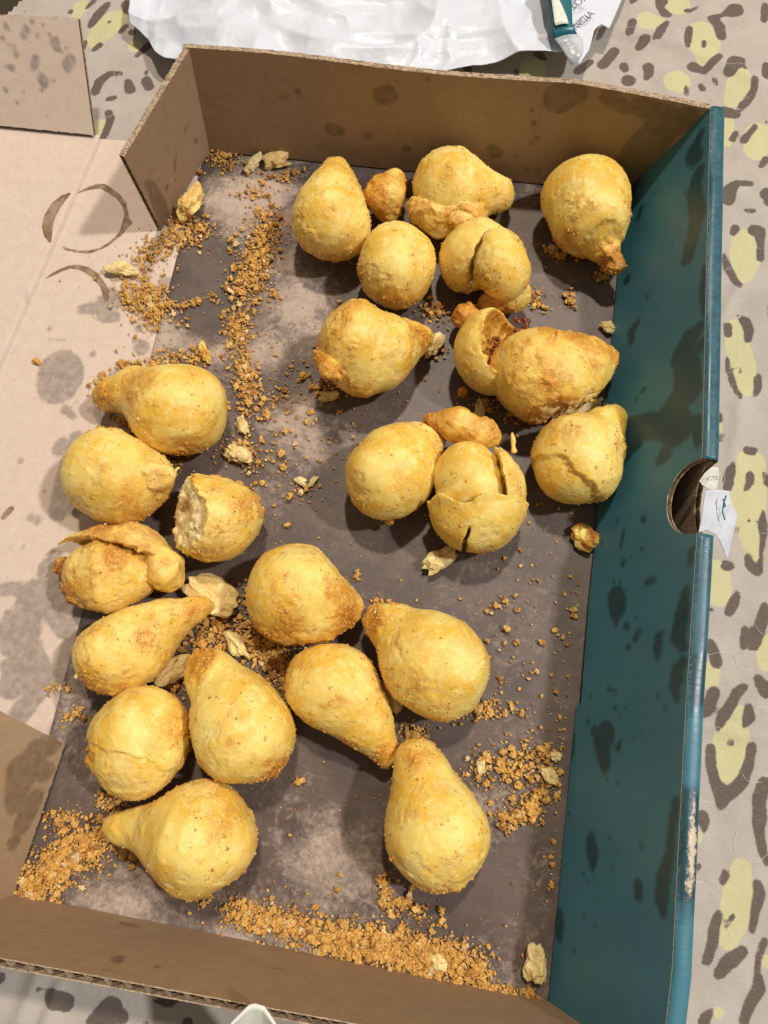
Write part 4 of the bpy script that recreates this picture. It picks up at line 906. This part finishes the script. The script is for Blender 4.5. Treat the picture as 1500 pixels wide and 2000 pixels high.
# ------------------------------------------------------------------ papers and wrappers round the box
def sheet(name, outline_lo, outline_hi, nv, zf, mat, label=None, cat=None, amp=.003, wave=.03, seed=0, parent=None, thick=.00018, nu=120, folds=0):
    """crumpled sheet between two measured edges (lists of (px, py, z))"""
    def res(pl):
        pts = np.array([P(*q) for q in pl]); s = np.r_[0, np.cumsum(np.linalg.norm(np.diff(pts, axis=0), axis=1))]; s /= s[-1]
        u = np.linspace(0, 1, nu); return np.stack([np.interp(u, s, pts[:, k]) for k in range(3)], 1)
    a, b = res(outline_lo), res(outline_hi)
    v = np.linspace(0, 1, nv)
    g = (a[:, None] + (b - a)[:, None] * v[None, :, None]).reshape(-1, 3)
    ridge = lambda w, sd: 1 - 2 * np.abs(noise(g + noise(g, w * 1.7, sd + 5)[:, None] * w * .4, w, sd))
    g = g.copy(); g[:, 2] += amp * (ridge(wave, seed) * .6 + ridge(wave * .45, seed + 1) * .2 + ridge(wave * .2, seed + 2) * .035)
    rs = np.random.default_rng(seed + 3)
    ext = g.max(axis=0) - g.min(axis=0)
    for _ in range(int(26 * folds)):                     # sharp folds
        c = g[rs.integers(len(g))]; an = rs.normal(.15, .55); dv = np.array((-math.sin(an), math.cos(an)))
        s_ = (g[:, :2] - c[:2]) @ dv; al = np.abs((g[:, :2] - c[:2]) @ np.array((dv[1], -dv[0])))
        wd = rs.uniform(.006, .022); ln2 = rs.uniform(.02, .09)
        g[:, 2] += amp * rs.uniform(-.45, .6) * np.clip(1 - np.abs(s_) / wd, 0, 1) * np.clip(1 - al / ln2, 0, 1)
    g[:, 2] = np.maximum(g[:, 2], ZC + .0022)
    i, j = np.meshgrid(np.arange(nu - 1), np.arange(nv - 1), indexing='ij')
    Q = np.stack([i * nv + j, (i + 1) * nv + j, (i + 1) * nv + j + 1, i * nv + j + 1], -1).reshape(-1, 4)
    b0 = np.array((g[:, 0].mean(), g[:, 1].mean(), g[:, 2].min())) if parent is None else np.zeros(3)
    o = add(name, mesh_from(name, g - b0, Q, True), mat, parent); 
    if parent is None: o.location = tuple(map(float, b0))
    sm = o.modifiers.new('thick', 'SOLIDIFY'); sm.thickness = thick
    tag(o, label, cat)
    return o
sheet('plastic_bag', [(256,52,.004),(290,78,.004),(302,100,.006),(322,118,.006),(352,128,.008),(600,150,.010),(800,142,.010),(930,128,.008),(1000,118,.006),(1080,108,.008),(1112,100,.008)],
      [(262,-40,.004),(330,-110,.006),(420,-140,.01),(600,-140,.012),(800,-140,.012),(950,-140,.01),(1080,-120,.008),(1115,-60,.008)], 110, None, M_BAG,
      'crumpled white plastic bag behind the box', 'plastic bag', amp=.0075, wave=.045, seed=71, nu=230, folds=1.6)
rec = sheet('receipt', [(1112,128,.011),(1132,126,.011),(1150,100,.010),(1160,62,.010),(1175,48,.008),(1190,56,.007)], [(1048,-60,.015),(1100,-70,.014),(1150,-75,.012),(1180,-80,.011),(1230,-70,.008),(1240,-60,.006)], 40, None, M_RECEIPT,
      'crumpled white printed receipt lying on the bag at the far right', 'receipt', amp=.0016, wave=.03, seed=81, nu=60)
def to_mesh(o):
    bpy.context.view_layer.update()
    me = bpy.data.meshes.new_from_object(o.evaluated_get(bpy.context.evaluated_depsgraph_get()))
    n = o.name; data = o.data; bpy.data.objects.remove(o); bpy.data.curves.remove(data)
    r = bpy.data.objects.new(n, me); COL.objects.link(r); return r
def flat_text(txt, at, toward, size, mat, parent, z):
    c = bpy.data.curves.new('printed_text', 'FONT'); c.body = txt; c.size = size; c.extrude = 0.00002
    o = bpy.data.objects.new('printed_text', c); COL.objects.link(o); c.materials.append(mat)
    a, b = P(*at, z), P(*toward, z); an = math.atan2(b[1] - a[1], b[0] - a[0])
    o = to_mesh(o); o.parent = parent; o.location = tuple(a - np.array(parent.location)); o.rotation_euler = (0, 0, an)
    return o
flat_text('NCIA', (1127, 56), (1160, 30), .0062, M_INK, rec, .0135)
flat_text('LOR', (1120, 18), (1152, -4), .0062, M_INK, rec, .0160)
# wrapper of a small sachet, teal with a cream label and a clear crimped end
def strip(name, left, right, mat, parent=None, bulge=.0006, dz=0.0, n=14):
    nv = len(left); L = np.array([P(*q) for q in left]); Rr = np.array([P(*q) for q in right])
    u = np.linspace(0, 1, n)
    g = L[None] + (Rr - L)[None] * u[:, None, None]
    g[:, :, 2] += (bulge * np.sin(u * math.pi))[:, None] + dz
    g = g.reshape(-1, 3); i, j = np.meshgrid(np.arange(n - 1), np.arange(nv - 1), indexing='ij')
    Q = np.stack([i * nv + j, (i + 1) * nv + j, (i + 1) * nv + j + 1, i * nv + j + 1], -1).reshape(-1, 4)
    b0 = g.mean(axis=0) if parent is None else np.array(parent.location)
    o = add(name, mesh_from(name, g - b0, Q, True), mat, parent)
    if parent is None: o.location = tuple(map(float, b0))
    sm = o.modifiers.new('thick', 'SOLIDIFY'); sm.thickness = .00025
    return o
sach = strip('sachet_wrapper', [(1062,-60,.021),(1070,0,.020),(1078,55,.018),(1082,78,.016)], [(1140,-60,.021),(1116,0,.020),(1118,50,.018),(1128,68,.016)], M_TEALFILM)
tag(sach, 'small teal sachet wrapper with cream label on top of the receipt', 'wrapper')
strip('label', [(1068,-60,.022),(1076,0,.021),(1082,48,.0192),(1084,54,.0188)], [(1086,-60,.022),(1090,0,.021),(1106,36,.0192),(1110,50,.0188)], M_LABEL, sach, dz=.0010)
strip('clear_end', [(1082,76,.0165),(1092,88,.015),(1105,108,.0135),(1120,129,.012)], [(1127,67,.0165),(1138,78,.015),(1139,100,.0135),(1124,130,.012)], M_FILM, sach, bulge=.0010)
flat_text('ISIS', (1080, 24), (1079, 4), .0018, M_TEALFILM, sach, .0232)
# scrap of label paper caught in the finger slot
scr = sheet('paper_scrap', [(1366,1040,.052),(1380,1036,.050),(1400,1046,.046),(1412,1070,.040),(1422,1092,.034)], [(1376,962,.058),(1392,958,.055),(1424,960,.050),(1428,985,.046),(1440,1010,.042),(1428,1060,.036)], 30, None, M_RECEIPT,
      'crumpled white paper scrap with teal print sticking out of the finger slot', 'paper scrap', amp=.0022, wave=.016, seed=91, nu=40)
for pts in ([(1418,968,.0565),(1413,985,.0545),(1411,1000,.053),(1416,1015,.051)], [(1412,975,.0560),(1417,988,.0545),(1412,992,.0535)]):
    cu = bpy.data.curves.new('teal_print', 'CURVE'); cu.dimensions = '3D'; cu.bevel_depth = .0003
    sp = cu.splines.new('POLY'); sp.points.add(len(pts) - 1)
    for k, q in enumerate(pts): sp.points[k].co = (*(P(*q) - np.array(scr.location)), 1)
    cu.materials.append(M_TEALINK); o = bpy.data.objects.new('teal_print', cu); COL.objects.link(o); o = to_mesh(o); o.parent = scr
crm = sheet('paper_scrap', [(1366,940,.059),(1372,950,.056),(1385,958,.052),(1400,956,.048)], [(1376,925,.060),(1390,913,.058),(1402,914,.055),(1405,930,.050)], 16, None, M_NAPKIN, 'small cream paper scrap with dark print at the top of the finger slot', 'paper scrap', amp=.0008, wave=.012, seed=95, nu=24)
flat_text('ICTE', (1380, 939), (1400, 937), .0024, M_INK, crm, .0605)
# corner of a cream napkin leaning on the front wall from outside
nz = .069
sheet('paper_napkin', [(380,2120,.03),(470,2110,.032),(560,2115,.032)], [(452,2003,nz),(488,1966,nz),(497,1964,nz),(514,1969,nz),(524,1984,nz),(536,2003,nz)], 20, None, M_NAPKIN, 'cream paper corner sticking up in front of the front wall', 'napkin', amp=.0004, wave=.03, seed=99, nu=40, thick=.0008)
# white lint threads on the cloth
cu = bpy.data.curves.new('lint', 'CURVE'); cu.dimensions = '3D'; cu.bevel_depth = .00008; cu.bevel_resolution = 1
LINT = [[(1380,1280),(1405,1275),(1433,1283),(1442,1305),(1470,1308)],[(1475,1220),(1476,1226),(1490,1240)],[(1370,1418),(1395,1417),(1418,1428)],[(1460,1345),(1462,1335)],[(1360,1566),(1385,1567),(1405,1580)],[(1440,1620),(1434,1660),(1450,1678),(1480,1682),(1500,1668)],[(1352,1720),(1380,1728),(1392,1748),(1404,1750)],[(1420,1812),(1430,1832),(1460,1840)],
 [(1410,910),(1420,904),(1430,902)],[(1408,955),(1414,935),(1409,920)],[(1482,1042),(1496,1044)],[(1440,1160),(1455,1172),(1470,1168)],[(1412,535),(1425,525),(1424,530)],[(1440,590),(1455,586)],[(1441,622),(1444,616)],[(1436,688),(1448,681)],[(1420,729),(1430,729)],[(1459,410),(1460,421)],[(1475,487),(1484,487)],[(1221,56),(1240,54),(1215,60)],[(1447,55),(1460,58)],[(1404,128),(1420,130),(1452,129),(1455,137)],[(1447,200),(1455,194),(1463,193)],[(1428,356),(1434,352)],
 [(222,137),(225,148),(235,141)],[(170,180),(182,185)],[(195,222),(210,228),(222,219)],[(280,145),(286,145),(292,138)],[(165,108),(176,100),(178,110)],[(1340,1900),(1352,1880)],[(1450,1320),(1470,1308)],[(1478,1380),(1500,1383)],[(1450,1510),(1462,1525),(1490,1528)],[(1340,300),(1350,280)]]
for ln_ in LINT:
    pts = [P(x, y, ZC) for x, y in ln_]
    for q in pts: q[2] = cv[int(round((q[0] - xs[0]) / .0022)) * nyy + int(round((q[1] - ys[0]) / .0022)), 2] + .0002
    sp = cu.splines.new('BEZIER'); sp.bezier_points.add(len(pts) - 1)
    for k, q in enumerate(pts):
        b = sp.bezier_points[k]; b.co = tuple(q); b.handle_left_type = b.handle_right_type = 'AUTO'
cu.materials.append(M_LINT)
lo_ = bpy.data.objects.new('lint', cu); COL.objects.link(lo_); lo_ = to_mesh(lo_)
tag(lo_, 'fine white lint threads caught on the leopard cloth', 'lint', kind='stuff')
